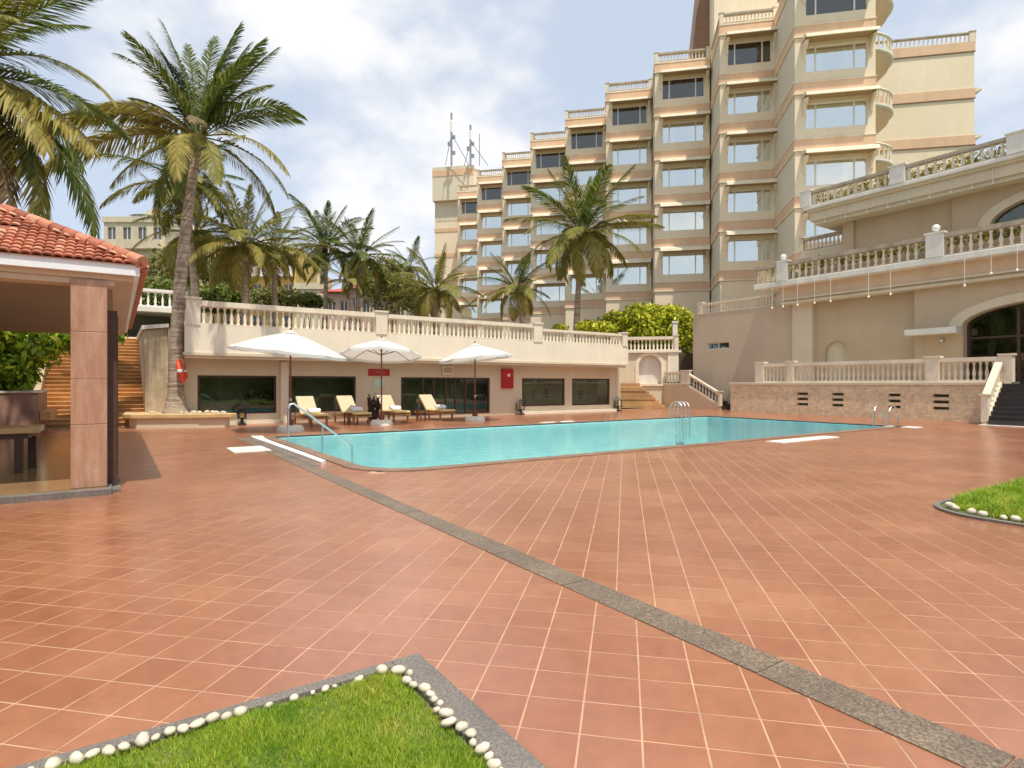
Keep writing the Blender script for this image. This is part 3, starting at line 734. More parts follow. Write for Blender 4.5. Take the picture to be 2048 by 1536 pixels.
# things on the clubhouse wall
def wall_board(name, label, cat, px0, px1, z0, z1, m, th=.03):
    x0, x1 = cu(px0), cu(px1); mb = MB().mat(m); mb.box(x0, x1, CV - th - .012, CV - .012, z0, z1)
    o = mb.build(name, bevel=.004); props(o, label, cat); return o, x0, x1
s, x0, x1 = wall_board('sign', 'wide red notice board on the clubhouse wall behind the middle umbrella', 'sign', 736, 779, 2.03, 2.35, M['red_sign'])
mb = MB().mat(M['faded_white'])
for (a, b, z, h) in ((.30, .42, 2.235, .02), (.45, .66, 2.25, .016), (.34, .52, 2.19, .02), (.56, .8, 2.175, .016)):
    mb.box(x0 + (x1 - x0) * a, x0 + (x1 - x0) * b, CV - .046, CV - .0425, z, z + h)
mb.build('faded_print', s)
wall_board('sign', 'small pale mint square notice under the red board', 'sign', 747, 768, 1.52, 1.84, M['mint_sign'], .02)
s, x0, x1 = wall_board('wall_box', 'square beige box high on the wall above the glass doors', 'wall box', 883, 905, 2.11, 2.57, M['beige_box'], .10)
mb = MB().mat(M['plaster_tan']); mb.box(x0 + .06, x1 - .06, CV - .118, CV - .1125, 2.2, 2.48); mb.build('cover_plate', s)
s, x0, x1 = wall_board('fire_cabinet', 'upright red cabinet with a white disc on the wall beside the glass doors', 'cabinet', 1002, 1024, 1.42, 2.45, M['red_cabinet'], .14)
mb = MB(lambda a, b, c: (x0 + .40 + a, CV - .154 - c, 2.12 + b)).mat(M['white_paint']); mb.lathe((0, 0, 0), [(.09, -.002), (.09, .008)], 16); mb.build('disc', s)
mb = MB().mat(M['red_sign']); mb.box(x0 + .05, x1 - .05, CV - .166, CV - .1535, 1.48, 1.95); mb.build('door', s)

# ============================================================ HOTEL (turned 45 degrees to the pool)
SC = 1.3
def HT(a, b, z): x, y = ab(a * SC, b * SC); return (x, y, EYE + (z - EYE) * SC)
hotel = thing('hotel', 'tall cream hotel with stepped bays, awnings and orange bands rising behind the terraces', 'building', HT(50, -5, 3.34))
bays = [(35.5, 9.45, 13.6), (40.1, 6.11, 9.6), (44.0, 2.18, 6.0), (47.7, -1.47, 2.1), (51.8, -5.14, -1.53), (55.8, -8.9, -5.2), (60.0, -12.57, -8.95), (64.3, -16.4, -12.65), (68.9, -20.0, -16.5)]
FLZ, FH = 24.4, 3.2
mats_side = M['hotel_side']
def hquad(mb, a, b0, b1, z0, z1): mb.quad((a, b0, z0), (a, b1, z0), (a, b1, z1), (a, b0, z1))
proto_mesh = {}
for bi, (a, b0, b1) in enumerate(bays):
    W = b1 - b0; x0, x1 = b0 + .135 * W, b0 + .90 * W
    ops = []
    for f in range(5):
        zt = FLZ - FH * f
        ops.append((x0, x1, zt - .625 * FH, zt - .175 * FH))
    PH = lambda s, z, d, a=a: (a + d, s, z)
    mb = MB(HT).mat(M['hotel_wall']); facade(mb, PH, b0, b1, 2.5, 25.15, ops, 0.42)
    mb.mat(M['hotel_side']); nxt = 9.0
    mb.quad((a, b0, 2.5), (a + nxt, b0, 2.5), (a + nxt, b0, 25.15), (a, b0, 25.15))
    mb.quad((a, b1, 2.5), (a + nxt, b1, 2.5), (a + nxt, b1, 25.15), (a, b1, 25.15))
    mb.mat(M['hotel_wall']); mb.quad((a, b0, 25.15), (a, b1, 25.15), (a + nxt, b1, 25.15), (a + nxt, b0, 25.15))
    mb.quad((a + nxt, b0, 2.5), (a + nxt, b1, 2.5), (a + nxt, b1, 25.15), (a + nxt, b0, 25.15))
    mb.build('bay_wall', hotel)
    for f in range(6):
        zt = FLZ - FH * f; z0, z1 = zt + .05, zt + .62
        bd = MB(HT).mat(M['hotel_band']); L_ = [(a - .04, b1 + .012), (a - .04, b0 - .04), (a + nxt * .5, b0 - .04), (a + nxt * .5, b0 - .005), (a - .002, b0 - .005), (a - .002, b1 + .012)]
        bd.prism(L_, z0, z1); bd.build('band', hotel)                   # orange band over each awning
        for (zz0, zz1, e) in ((zt - .03, zt + .05, .085), (zt + .62, zt + .68, .075)):
            ml = MB(HT).mat(M['awning']); ml.prism([(a - e, b1 + .03), (a - e, b0 - e), (a + nxt * .5, b0 - e), (a + nxt * .5, b0 - .005), (a - .002, b0 - .005), (a - .002, b1 + .03)], zz0, zz1); ml.build('moulding', hotel)
    for f in range(5):
        zt = FLZ - FH * f; aw = MB(HT).mat(M['awning'])
        ya, yb_ = b0 + .09 * W, b1 - .02 * W
        # sloping canopy slab with side returns
        PR_ = [(a - .003, zt - .035), (a - .40, zt - .06), (a - .80, zt - .24), (a - .86, zt - .44), (a - .78, zt - .44), (a - .70, zt - .32), (a - .003, zt - .32)]
        aw.add([(p[0], ya, p[1]) for p in PR_] + [(p[0], yb_, p[1]) for p in PR_], [tuple(range(7)), tuple(range(13, 6, -1))] + [(i, (i + 1) % 7, 7 + (i + 1) % 7, 7 + i) for i in range(7)])
        ao = aw.build('awning', hotel)
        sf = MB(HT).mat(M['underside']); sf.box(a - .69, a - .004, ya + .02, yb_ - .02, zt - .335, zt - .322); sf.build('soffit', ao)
        for bb in (ya + .12, yb_ - .14):
            br = MB(HT).mat(M['hotel_wall'])
            br.add([(a - .002, bb - .07, zt - .30), (a - .60, bb - .07, zt - .46), (a - .55, bb - .07, zt - .62), (a - .16, bb - .07, zt - .85), (a - .10, bb - .07, zt - 1.25), (a - .002, bb - .07, zt - 1.35),
                    (a - .002, bb + .07, zt - .30), (a - .60, bb + .07, zt - .46), (a - .55, bb + .07, zt - .62), (a - .16, bb + .07, zt - .85), (a - .10, bb + .07, zt - 1.25), (a - .002, bb + .07, zt - 1.35)],
                   [(0, 1, 2, 3, 4, 5), (11, 10, 9, 8, 7, 6), (0, 6, 7, 1), (1, 7, 8, 2), (2, 8, 9, 3), (3, 9, 10, 4), (4, 10, 11, 5)])
            br.build('bracket', hotel)
        # window
        z0, z1 = zt - .625 * FH, zt - .175 * FH; top = f == 0
        fr = MB(HT).mat(M['white_frame']); fw = .04
        m1, m2 = x0 + .17 * (x1 - x0), x1 - .20 * (x1 - x0)
        for (p, q, r_, t_) in ((x0 + .01, x1 - .01, z1 - fw, z1 - .004), (x0 + .01, x1 - .01, z0 + .004, z0 + fw), (x0 + .01, x0 + fw, z0 + fw, z1 - fw), (x1 - fw, x1 - .01, z0 + fw, z1 - fw), (m1 - .04, m1 + .04, z0 + fw, z1 - fw), (m2 - .04, m2 + .04, z0 + fw, z1 - fw)):
            fr.box(a + .06, a + .14, p, q, r_, t_)
        fo = fr.build('window', hotel)
        if top: fo['label'] = 'top floor window with dark bronze glass'
        for (p, q) in ((x0 + fw, m1 - .04), (m1 + .04, m2 - .04), (m2 + .04, x1 - fw)):
            pn = MB(HT).mat(M['glass_bronze'] if top else M['glass_hotel']); hquad(pn, a + .10, p, q, z0 + fw, z1 - fw); pn.build('pane', fo)
        ct = MB(HT).mat(M['curtain_brown'] if top else M['curtain'])
        rr = random.Random(bi * 10 + f); opening = rr.choice([None, (.3, .62), (.35, .6), None, (.2, .72), None])
        x = x0 - .05; k = 0
        while x < x1 + .05:
            x2 = x + .07; t = (x - x0) / (x1 - x0)
            if opening is None or not (opening[0] < t < opening[1]):
                ct.quad((a + .19 + .04 * (k % 2), x, z0 - .1), (a + .19 + .04 * ((k + 1) % 2), x2, z0 - .1), (a + .19 + .04 * ((k + 1) % 2), x2, z1 + .1 ), (a + .19 + .04 * (k % 2), x, z1 + .1))
            x = x2; k += 1
        ct.build('curtain', fo)
        rm = MB(HT).mat(M['room_dark']); rm.box(a + .43, a + .50, x0 - .3, x1 + .3, z0 - .3, z1 + .3); rm.build('unlit_room_sheet', fo)  # dark sheet standing in for the unlit room behind the curtain
    # parapet balustrade of the roof terrace
    q0, q1 = HT(a + .12, b0 + .1, 0), HT(a + .12, b1 - .1, 0)
    balustrade(hotel, q0, q1, HT(0, 0, 25.15)[2], HT(0, 0, 25.15)[2], .9, 15, M['balustrade'], [(0.0, .16), (1.0, .16)], r=.085, single=False, w=.14, railmat=M['weathered_rail'], base_h=.1, rail_h=.17)
    q2, q3 = HT(a + .12, b0 + .12, 0), HT(a + 3.9, b0 + .12, 0)
    balustrade(hotel, q2, q3, HT(0, 0, 25.15)[2], HT(0, 0, 25.15)[2], .9, 16, M['balustrade'], [], r=.085, single=False, w=.14, railmat=M['weathered_rail'], base_h=.1, rail_h=.17)

# right wing with round balconies
mb = MB(HT).mat(M['hotel_wall'])
hquad(mb, 45.3, 13.0, 23.5, 2.5, 25.0); mb.quad((45.3, 23.5, 2.5), (60, 23.5, 2.5), (60, 23.5, 25), (45.3, 23.5, 25)); mb.quad((45.3, 9, 25.0), (45.3, 23.5, 25.0), (60, 23.5, 25), (60, 9, 25))
mb.build('wing_wall', hotel)
for z in (24.4, 21.2, 18.0, 14.8, 11.6):
    mb = MB(HT).mat(M['hotel_band']); mb.box(45.25, 45.3, 13.0, 23.54, z + .05, z + .70); mb.build('band', hotel)
    mb = MB(HT).mat(M['bronze']); mb.box(45.22, 45.31, 13.0, 23.56, z - .01, z + .045); mb.build('moulding', hotel)
for z in (21.9, 18.7):
    mb = MB(HT).mat(M['awning']); mb.add([(45.6, 23.5, z + .25), (47, 23.5, z + .25), (47, 24.2, z + .05), (45.6, 24.2, z + .05), (45.6, 23.5, z - .25), (47, 23.5, z - .25)], [(0, 1, 2, 3), (0, 3, 4), (1, 5, 2), (4, 3, 2, 5)])
    mb.build('bracket', hotel)
q0, q1 = HT(45.4, 13.2, 0), HT(45.4, 23.4, 0); zz = HT(0, 0, 25.0)[2]
balustrade(hotel, q0, q1, zz, zz, 1.0, 36, M['balustrade'], [(0.0, .2), (1.0, .25)], r=.085, single=False, w=.14, railmat=M['weathered_rail'])
BC = (39.5, 13.55)
for k in range(5):
    zf = 24.36 - 3.2 * k; cc = HT(BC[0], BC[1], zf); mb = MB().mat(M['white_stone'])
    mb.lathe((cc[0], cc[1], cc[2]), [(3.02, -.22), (3.12, -.16), (3.12, 0)], 32); slab = mb.build('balcony_slab', hotel, True)
    mb = MB().mat(M['hotel_band']); mb.lathe((cc[0], cc[1], cc[2] - .222), [(.5, -2.45), (1.2, -1.9), (1.35, -1.7), (2.0, -1.2), (2.6, -.65), (2.75, -.5), (2.95, 0)], 32); mb.build('balcony_bowl', hotel, True)
    mb = MB().mat(M['balustrade'])
    for i in range(36):
        an = 2 * math.pi * i / 36; mb.lathe((cc[0] + 2.95 * math.cos(an), cc[1] + 2.95 * math.sin(an), cc[2] + .1), [(.09, 0), (.05, .12), (.1, .45), (.05, .8), (.09, .95)], 5, False)
    bl = mb.build('balusters', slab, True); bl['kind'] = 'stuff'
    mb = MB().mat(M['balustrade']); mb.tube([(cc[0] + 2.95 * math.cos(2 * math.pi * i / 36), cc[1] + 2.95 * math.sin(2 * math.pi * i / 36), cc[2] + 1.12) for i in range(37)], .12, 6); mb.build('rail', slab, True)
# block above bay two, its brown gable edge, end block on the left
mb = MB(HT).mat(M['hotel_wall']); mb.box(43.2, 56, 6.2, 13, 25.16, 33.5); mb.build('rooftop_block', hotel)
mb = MB(HT).mat(M['bronze']); bq = lambda px, a: a * math.tan(math.atan((px - 1024) / FPX) - math.radians(10.9))
A0 = 45.5
mb.add([(A0, bq(1380, A0), 25.0), (A0, bq(1428, A0), 25.0), (A0, bq(1444, A0), 36), (A0, bq(1412, A0), 36), (A0 + 5, bq(1380, A0), 25.0), (A0 + 5, bq(1428, A0), 25.0), (A0 + 5, bq(1444, A0), 36), (A0 + 5, bq(1412, A0), 36)],
       [(0, 1, 2, 3), (4, 5, 6, 7), (0, 3, 7, 4), (1, 2, 6, 5), (3, 2, 6, 7)])
mb.build('gable_edge', hotel)
mb = MB(HT).mat(M['hotel_wall']); mb.box(73.0, 80, -24.3, -16.6, 2.5, 26.0); mb.build('end_wing', hotel)
mb = MB(HT).mat(M['hotel_side']); mb.box(72.97, 73.0, -24.2, -20.0, 22.8, 24.9); mb.box(72.3, 79, -24.4, -18.9, 25.3, 29.6); mb.build('stair_head', hotel)
for z in (11.7, 14.9, 18.1, 21.4):
    mb = MB(HT).mat(M['hotel_band']); mb.box(72.94, 73.0, -24.34, -20.2, z, z + .5); mb.build('band', hotel)
mb = MB(HT).mat(M['hotel_band']); mb.box(72.25, 72.3, -24.42, -18.9, 28.4, 29.2); mb.build('band', hotel)
mb = MB(HT).mat(M['hotel_wall']); mb.add([(72.4, -18.9, 29.6), (72.4, -18.9, 25.3), (72.4, -16.4, 25.3), (74, -18.9, 29.6), (74, -18.9, 25.3), (74, -16.4, 25.3)], [(0, 1, 2), (3, 5, 4), (0, 2, 5, 3)]); mb.build('sloping_wall', hotel)

# antennas on the hotel roof
def mast(px, ytop, w, lab, panel, Y=96):
    b = Vector(HT(74, 0, 29.6)); p = atd(px, 331, Y); t = thing('antenna_mast', lab, 'antenna', p)
    H = (331 - ytop) / FPX * Y; mb = MB().mat(M['grey_metal']); mb.tube([p, p + Vector((0, 0, H))], w, 6); mb.build('pole', t)
    if panel:
        mb = MB().mat(M['white_paint'])
        q = p + Vector((0, 0, H * .62)); mb.lathe(q, [(.22, 0), (.24, .1), (.24, H * .22), (.2, H * .24)], 8); mb.build('panel', t)
        mb = MB().mat(M['grey_metal'])
        for z in (.25, .4, .55): mb.cbox(p + Vector((.3 * (1 if z != .4 else -1), 0, H * z)), (1, 0, 0), (0, 1, 0), (0, 0, 1), .35, .12, .3)
        mb.build('clamp', t)
        mb = MB().mat(M['grey_metal']); d = Vector(cam2w(2.9, 0) + (0,))
        mb.tube([p + Vector((0, 0, H * .6)), p + d], .06, 5); mb.tube([p + Vector((0, 0, H * .6)), p - d * .35], .06, 5); mb.build('stay', t)
mast(903, 226, .16, 'taller grey antenna mast with white panel on the hotel roof', True)
mast(941, 250, .16, 'shorter grey antenna mast with white panel at the roof corner', True)
mast(959, 268, .07, 'thin bare grey antenna pole at the roof corner', False)
# ============================================================ RESTAURANT BUILDING (right)
RU = 33.2
rest_b = thing('restaurant_building', 'two storey tan building with balconies and arched windows right of the pool', 'building', (RU, 15, 0))
PR = lambda s, z, d: (RU + d, s, z)
def ru(px, u=RU): return onu(px, u)
vL, vP0, vP1 = ru(1386), ru(1590), ru(1630)
mb = MB().mat(M['plaster_rose'])
facade(mb, PR, vP0, vL, 0.0, 6.42, [(ru(1458), ru(1414), 3.98, 4.42)], 0.25)
mb.quad((RU, vL, 0), (44, vL, 0), (44, vL, 6.42), (RU, vL, 6.42)); mb.quad((RU, vP0, 6.42), (44, vP0, 6.42), (44, vL, 6.42), (RU, vL, 6.42))
mb.build('wing_wall', rest_b)
window(rest_b, PR, ru(1458), ru(1414), 3.98, 4.42, .16, M['white_frame'], M['glass_dark'], .05, [(ru(1458) + ru(1414)) / 2])
mb = MB().mat(M['room_dark']); mb.box(RU + .3, RU + .4, ru(1458) - .2, ru(1414) + .2, 3.8, 4.6); mb.build('room', rest_b)
balustrade(rest_b, (RU + .1, ru(1398)), (RU + .1, ru(1548)), 6.42, 6.42, .72, 26, M['balustrade'], [(0.02, .16)], r=.08, w=.12, rail_h=.12, base_h=.04)
# pilaster, recessed wall with niche, projecting block with arch
mb = MB().mat(M['plaster']); mb.box(RU - .30, RU + .2, vP1, vP0, 1.6, 6.3); mb.build('pilaster', rest_b)
vB = ru(1829, 32.7); vN0, vN1 = ru(1697), ru(1650)
def arch_pts(c, hw, zs, rise, n=14):
    return [(c + hw * math.cos(math.pi * i / n), zs + rise * math.sin(math.pi * i / n)) for i in range(n + 1)]
def arched_wall(mb, P, s0, s1, z0, z1, c, hw, zb, zs, rise, depth, n=14):
    A = arch_pts(c, hw, zs, rise, n)
    mb.quad(P(s0, z0, 0), P(c - hw, z0, 0), P(c - hw, z1, 0), P(s0, z1, 0)); mb.quad(P(c + hw, z0, 0), P(s1, z0, 0), P(s1, z1, 0), P(c + hw, z1, 0))
    if zb > z0: mb.quad(P(c - hw, z0, 0), P(c + hw, z0, 0), P(c + hw, zb, 0), P(c - hw, zb, 0)); mb.quad(P(c - hw, zb, 0), P(c + hw, zb, 0), P(c + hw, zb, depth), P(c - hw, zb, depth))
    for i in range(n):
        a, b = A[i], A[i + 1]
        mb.quad(P(a[0], a[1], 0), P(b[0], b[1], 0), P(b[0], z1, 0), P(a[0], z1, 0)); mb.quad(P(a[0], a[1], 0), P(b[0], b[1], 0), P(b[0], b[1], depth), P(a[0], a[1], depth))
    for s in (c - hw, c + hw): mb.quad(P(s, zb, 0), P(s, zs, 0), P(s, zs, depth), P(s, zb, depth))
mb = MB().mat(M['plaster_tan']); c = (vN0 + vN1) / 2; hw = (vN1 - vN0) / 2
arched_wall(mb, PR, vB, vP1, 1.6, 6.35, c, hw, 1.62, 3.42, .62, .22); mb.build('recessed_wall', rest_b)
mb = MB().mat(M['cream_wall']); mb.quad((RU + .2, vN0 - .1, 1.6), (RU + .2, vN1 + .1, 1.6), (RU + .2, vN1 + .1, 4.1), (RU + .2, vN0 - .1, 4.1)); mb.build('niche_back', rest_b)
PB = lambda s, z, d: (32.70 + d, s, z)
mb = MB().mat(M['plaster_tan']); ac, ahw = 7.35, 3.45
arched_wall(mb, PB, -6, vB, 1.6, 6.6, ac, ahw, 1.63, 4.35, .95, .5, 22)
mb.quad((32.70, vB, 1.6), (33.25, vB, 1.6), (33.25, vB, 6.6), (32.70, vB, 6.6)); mb.build('arched_wall', rest_b)
mb = MB().mat(M['plaster']); A = arch_pts(ac, ahw + .02, 4.35, .97, 22); B = arch_pts(ac, ahw + .55, 4.35, 1.38, 22)
for i in range(22):
    P4 = [A[i], A[i + 1], B[i + 1], B[i]]; mb.add([(32.63, p[0], p[1]) for p in P4] + [(32.698, p[0], p[1]) for p in P4], [(0, 1, 2, 3), (0, 1, 5, 4), (1, 2, 6, 5), (2, 3, 7, 6), (3, 0, 4, 7)])
mb.build('arch_moulding', rest_b)
mb = MB().mat(M['brown_frame'])
for s in (ac - ahw + .06, ac - ahw * .45, ac, ac + ahw * .45, ac + ahw - .06): mb.box(33.20, 33.28, s - .06, s + .06, 1.6, 4.35 + .93 * math.sqrt(max(0, 1 - ((s - ac) / ahw) ** 2)))
mb.box(33.21, 33.27, ac - ahw, ac + ahw, 3.75, 3.84); fo = mb.build('arched_window', rest_b)
mb = MB().mat(M['glass_dark'])
A = [(ac - ahw, 1.6)] + arch_pts(ac, ahw, 4.35, .95, 22)[::-1] + [(ac + ahw, 1.6)]
mb.add([(33.24, p[0], p[1]) for p in A], [tuple(range(len(A)))]); mb.build('pane', fo)
mb = MB().mat(M['room_dark']); mb.box(36.8, 36.9, -3, 14, 1.6, 6.3); mb.box(33.5, 36.8, -3, 14, 1.55, 1.62); mb.box(33.5, 36.8, -3, 14, 6.2, 6.3); mb.build('room', rest_b)
mb = MB().mat(M['white_stone']); mb.box(31.95, 32.69, ru(1918, 32.3), ru(1824, 32.3) + .2, 4.02, 4.30); mb.build('canopy_slab', rest_b, bevel=.015)
# lower balcony
BU = 31.7; vE = ru(1507, BU)
mb = MB().mat(M['white_stone']); mb.box(BU, 37.5, -6, vE, 7.28, 7.58); mb.build('balcony_slab', rest_b, bevel=.03)
mb = MB().mat(M['plaster']); mb.mat(M['peach']); mb.box(32.3, 37.4, -6, ru(1560, 32.3), 6.62, 7.277); mb.build('fascia', rest_b)
mb = MB().mat(M['plaster']); mb.box(32.22, 33.0, -6, ru(1560, 32.3) + .06, 6.52, 6.617); mb.box(32.38, 33.1, -6, ru(1560, 32.3) - .06, 6.43, 6.517); mb.box(32.30, 33.1, -6, ru(1560, 32.3), 6.3, 6.427); mb.build('cornice', rest_b)
tt = lambda px: (vE - .05 - onu(px, BU + .18)) / (vE - .05 + 3)
balustrade(rest_b, (BU + .18, vE - .05), (BU + .18, -3), 7.58, 7.58, 1.06, 66, M['balustrade'], [(tt(1567), .32), (tt(1872), .36), (tt(2300), .36)], r=.10, w=.13, rail_h=.2, base_h=.06, railmat=M['weathered_rail'], piermat=M['white_stone'], pier_w=.2)
mb = MB().mat(M['plaster_tan']); mb.box(BU + .18, 37, vE - .2, vE - .05, 7.58, 8.5); mb.build('end_parapet', rest_b)
# upper storey
UU = 34.5; vU0 = ru(1690, UU); vU1 = ru(1710, UU)
PU = lambda s, z, d: (UU + d, s, z)
mb = MB().mat(M['plaster_tan']); vUB = ru(1905, 34.3)
facade(mb, PU, vUB, vU0, 7.58, 11.0, [], .2); mb.quad((UU, vU0, 7.58), (46, vU0, 7.58), (46, vU0, 11.0), (UU, vU0, 11)); mb.build('upper_wall', rest_b)
mb = MB().mat(M['plaster_tan']); mb.box(UU - .2, UU + .1, vU1, vU0 + .02, 7.6, 11.0); mb.build('pilaster', rest_b)
PUB = lambda s, z, d: (34.25 + d, s, z)
mb = MB().mat(M['plaster_tan']); c2, h2 = 6.9, 3.3
arched_wall(mb, PUB, -6, vUB, 7.58, 11.0, c2, h2, 7.6, 9.15, 1.15, .5, 22); mb.quad((34.25, vUB, 7.58), (34.6, vUB, 7.58), (34.6, vUB, 11), (34.25, vUB, 11)); mb.build('arched_wall', rest_b)
mb = MB().mat(M['plaster']); A = arch_pts(c2, h2 + .02, 9.15, 1.17, 22); B = arch_pts(c2, h2 + .5, 9.15, 1.55, 22)
for i in range(22):
    P4 = [A[i], A[i + 1], B[i + 1], B[i]]; mb.add([(34.18, p[0], p[1]) for p in P4] + [(34.25, p[0], p[1]) for p in P4], [(0, 1, 2, 3), (0, 1, 5, 4), (1, 2, 6, 5), (2, 3, 7, 6), (3, 0, 4, 7)])
mb.build('arch_moulding', rest_b)
mb = MB().mat(M['glass_dark']); A = [(c2 - h2, 7.6)] + arch_pts(c2, h2, 9.15, 1.15, 22)[::-1] + [(c2 + h2, 7.6)]
mb.add([(34.55, p[0], p[1]) for p in A], [tuple(range(len(A)))]); mb.build('pane', rest_b)
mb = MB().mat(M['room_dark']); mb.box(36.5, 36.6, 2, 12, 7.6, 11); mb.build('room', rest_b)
vC = ru(1606, 33.0)
mb = MB().mat(M['plaster']); mb.box(33.3, 40, -6, vC - .25, 11.05, 11.55); mb.build('fascia', rest_b)
mb = MB().mat(M['plaster']); mb.box(33.45, 40, -6, vC - .4, 10.85, 11.047); mb.box(33.15, 40, -6, vC - .12, 11.553, 11.68); mb.build('cornice', rest_b)
mb = MB().mat(M['white_stone']); mb.box(32.98, 40, -6, vC, 11.683, 11.88); mb.build('roof_slab', rest_b, bevel=.03)
tt = lambda px: (vC - .05 - onu(px, 33.15)) / (vC - .05 + 3)
balustrade(rest_b, (33.15, vC - .05), (33.15, -3), 11.88, 11.88, .84, 58, M['balustrade'], [(tt(1614), .3), (tt(1797), .36), (tt(2036), .36)], r=.10, w=.13, rail_h=.15, base_h=.06, railmat=M['weathered_rail'], piermat=M['white_stone'], pier_w=.2)
# small side balcony in front of the hotel
vS0, vS1 = ru(1692, 34.9), ru(1600, 34.9)
mb = MB().mat(M['plaster']); mb.box(34.8, 38, vS0, vS1, 7.6, 9.75); mb.build('side_balcony', rest_b)
balustrade(rest_b, (34.95, vS1 - .02), (34.95, vS0 + .1), 9.75, 9.75, .8, 11, M['balustrade'], [(0.03, .12)], r=.09, w=.13, rail_h=.15, base_h=.08, railmat=M['weathered_rail'])
# globe lamps on the balcony piers
for px, lb in ((1567, 'white globe lamp on the far left pier of the lower balcony'), (1872, 'white globe lamp on the balcony pier nearer the right edge')):
    v = onu(px, BU + .18); t = thing('globe_lamp', lb, 'lamp', (BU + .18, v, 8.74), 'globe lamps on the balcony')
    mb = MB().mat(M['grey_metal']); mb.lathe((BU + .18, v, 8.75), [(.09, 0), (.05, .03), (.05, .1)], 10); mb.build('stem', t, True)
    mb = MB().mat(M['globe']); mb.lathe((BU + .18, v, 8.97), [(.17 * math.sin(math.pi * i / 8) + .001, -.17 * math.cos(math.pi * i / 8)) for i in range(9)], 14); mb.build('globe', t, True)
# wires with hanging lamps along the balcony edge
for i, px in enumerate((1545, 1567, 1596, 1630, 1662, 1738, 1782, 1930, 1983, 2035)):
    u = BU + .03; v = onu(px, u); zb = 6.15 if i < 8 else 6.55
    t = thing('hanging_lamp', ('first', 'second', 'third', 'fourth', 'fifth', 'sixth', 'seventh', 'eighth', 'ninth', 'tenth')[i] + ' bulb from the left on a cord below the lower balcony slab', 'lamp', (u, v, 7.28), 'bulbs hanging from the balcony slab')
    mb = MB().mat(M['white_frame']); mb.tube([(u - .045, v, 7.5), (u - .045, v, zb)], .011, 5); mb.build('cord', t)
    mb = MB().mat(M['globe']); mb.lathe((u - .045, v, zb - .06), [(.02, .06), (.05, .02), (.06, -.02), (.03, -.06), (.0, -.07)], 8); mb.build('bulb', t, True)
for i in range(9):
    v = ru(1650 + 42 * i, 33.28)
    t = thing('hanging_lamp', ('first', 'second', 'third', 'fourth', 'fifth', 'sixth', 'seventh', 'eighth', 'ninth')[i] + ' thin cord from the left on the upper roof fascia', 'lamp', (33.25, v, 11.5), 'cords along the upper fascia')
    mb = MB().mat(M['white_frame']); mb.tube([(33.26, v, 11.6), (33.26, v, 10.9)], .014, 5); mb.build('cord', t)
    mb = MB().mat(M['globe']); mb.lathe((33.26, v, 10.86), [(.02, .05), (.05, .0), (.0, -.06)], 6); mb.build('bulb', t, True)
t = thing('wall_lamp', 'small round lamp on the wall under the white canopy slab', 'lamp', (RU, ru(1885), 3.7))
mb = MB(lambda a, b, c: (32.68 - c, ru(1885, 32.7) + a, 3.72 + b)).mat(M['grey_metal']); mb.lathe((0, 0, 0), [(.09, 0), (.09, .05), (.04, .07)], 10); mb.build('base', t)
mb = MB(lambda a, b, c: (32.60 - c, ru(1885, 32.7) + a, 3.72 + b)).mat(M['globe']); mb.lathe((0, 0, 0), [(.07, 0), (.06, .05), (.01, .08)], 10); mb.build('lens', t, True)

# retaining wall with slots and its balustrade
rw = thing('retaining_wall', 'low stone clad terrace wall with slot vents and balustrade right of the pool', 'wall', (30.5, 15, 0))
PW = lambda s, z, d: (30.5 + d, s, z); vW0, vW1 = 8.9, onu(1461, 30.5)
ops = []
for (p0, p1) in ((1594, 1616), (1664, 1687), (1777, 1801), (1866, 1898)):
    a, b = onu(p1, 30.5), onu(p0, 30.5)
    for k in range(3): ops.append((a, b, .50 + .28 * k, .635 + .28 * k))
mb = MB().mat(M['cladding']); facade(mb, PW, vW0, vW1, 0, 1.60, ops, .3)
mb.quad((30.5, vW1, 0), (33.3, vW1, 0), (33.3, vW1, 1.6), (30.5, vW1, 1.6)); mb.quad((30.5, vW0, 0), (31.2, vW0, 0), (31.2, vW0, 1.6), (30.5, vW0, 1.6)); mb.build('wall', rw)
mb = MB().mat(M['room_dark']); mb.box(30.75, 30.8, vW0 + .1, vW1 - .1, .3, 1.5); mb.build('cavity', rw)
mb = MB().mat(M['plaster']); mb.box(30.44, 33.19, vW0 - .05, vW1 + .05, 1.602, 1.74); mb.build('coping', rw, bevel=.015)
v0 = onu(1515, 30.65)
tt = lambda px: (v0 - onu(px, 30.65)) / (v0 - 8.7)
balustrade(rw, (30.65, v0), (30.65, 8.7), 1.74, 1.74, 1.06, 50, M['balustrade'], [(tt(1522), .26), (tt(1583), .2), (tt(1867), .27), (tt(2014), .22)], r=.075, w=.12, rail_h=.17, base_h=.08)

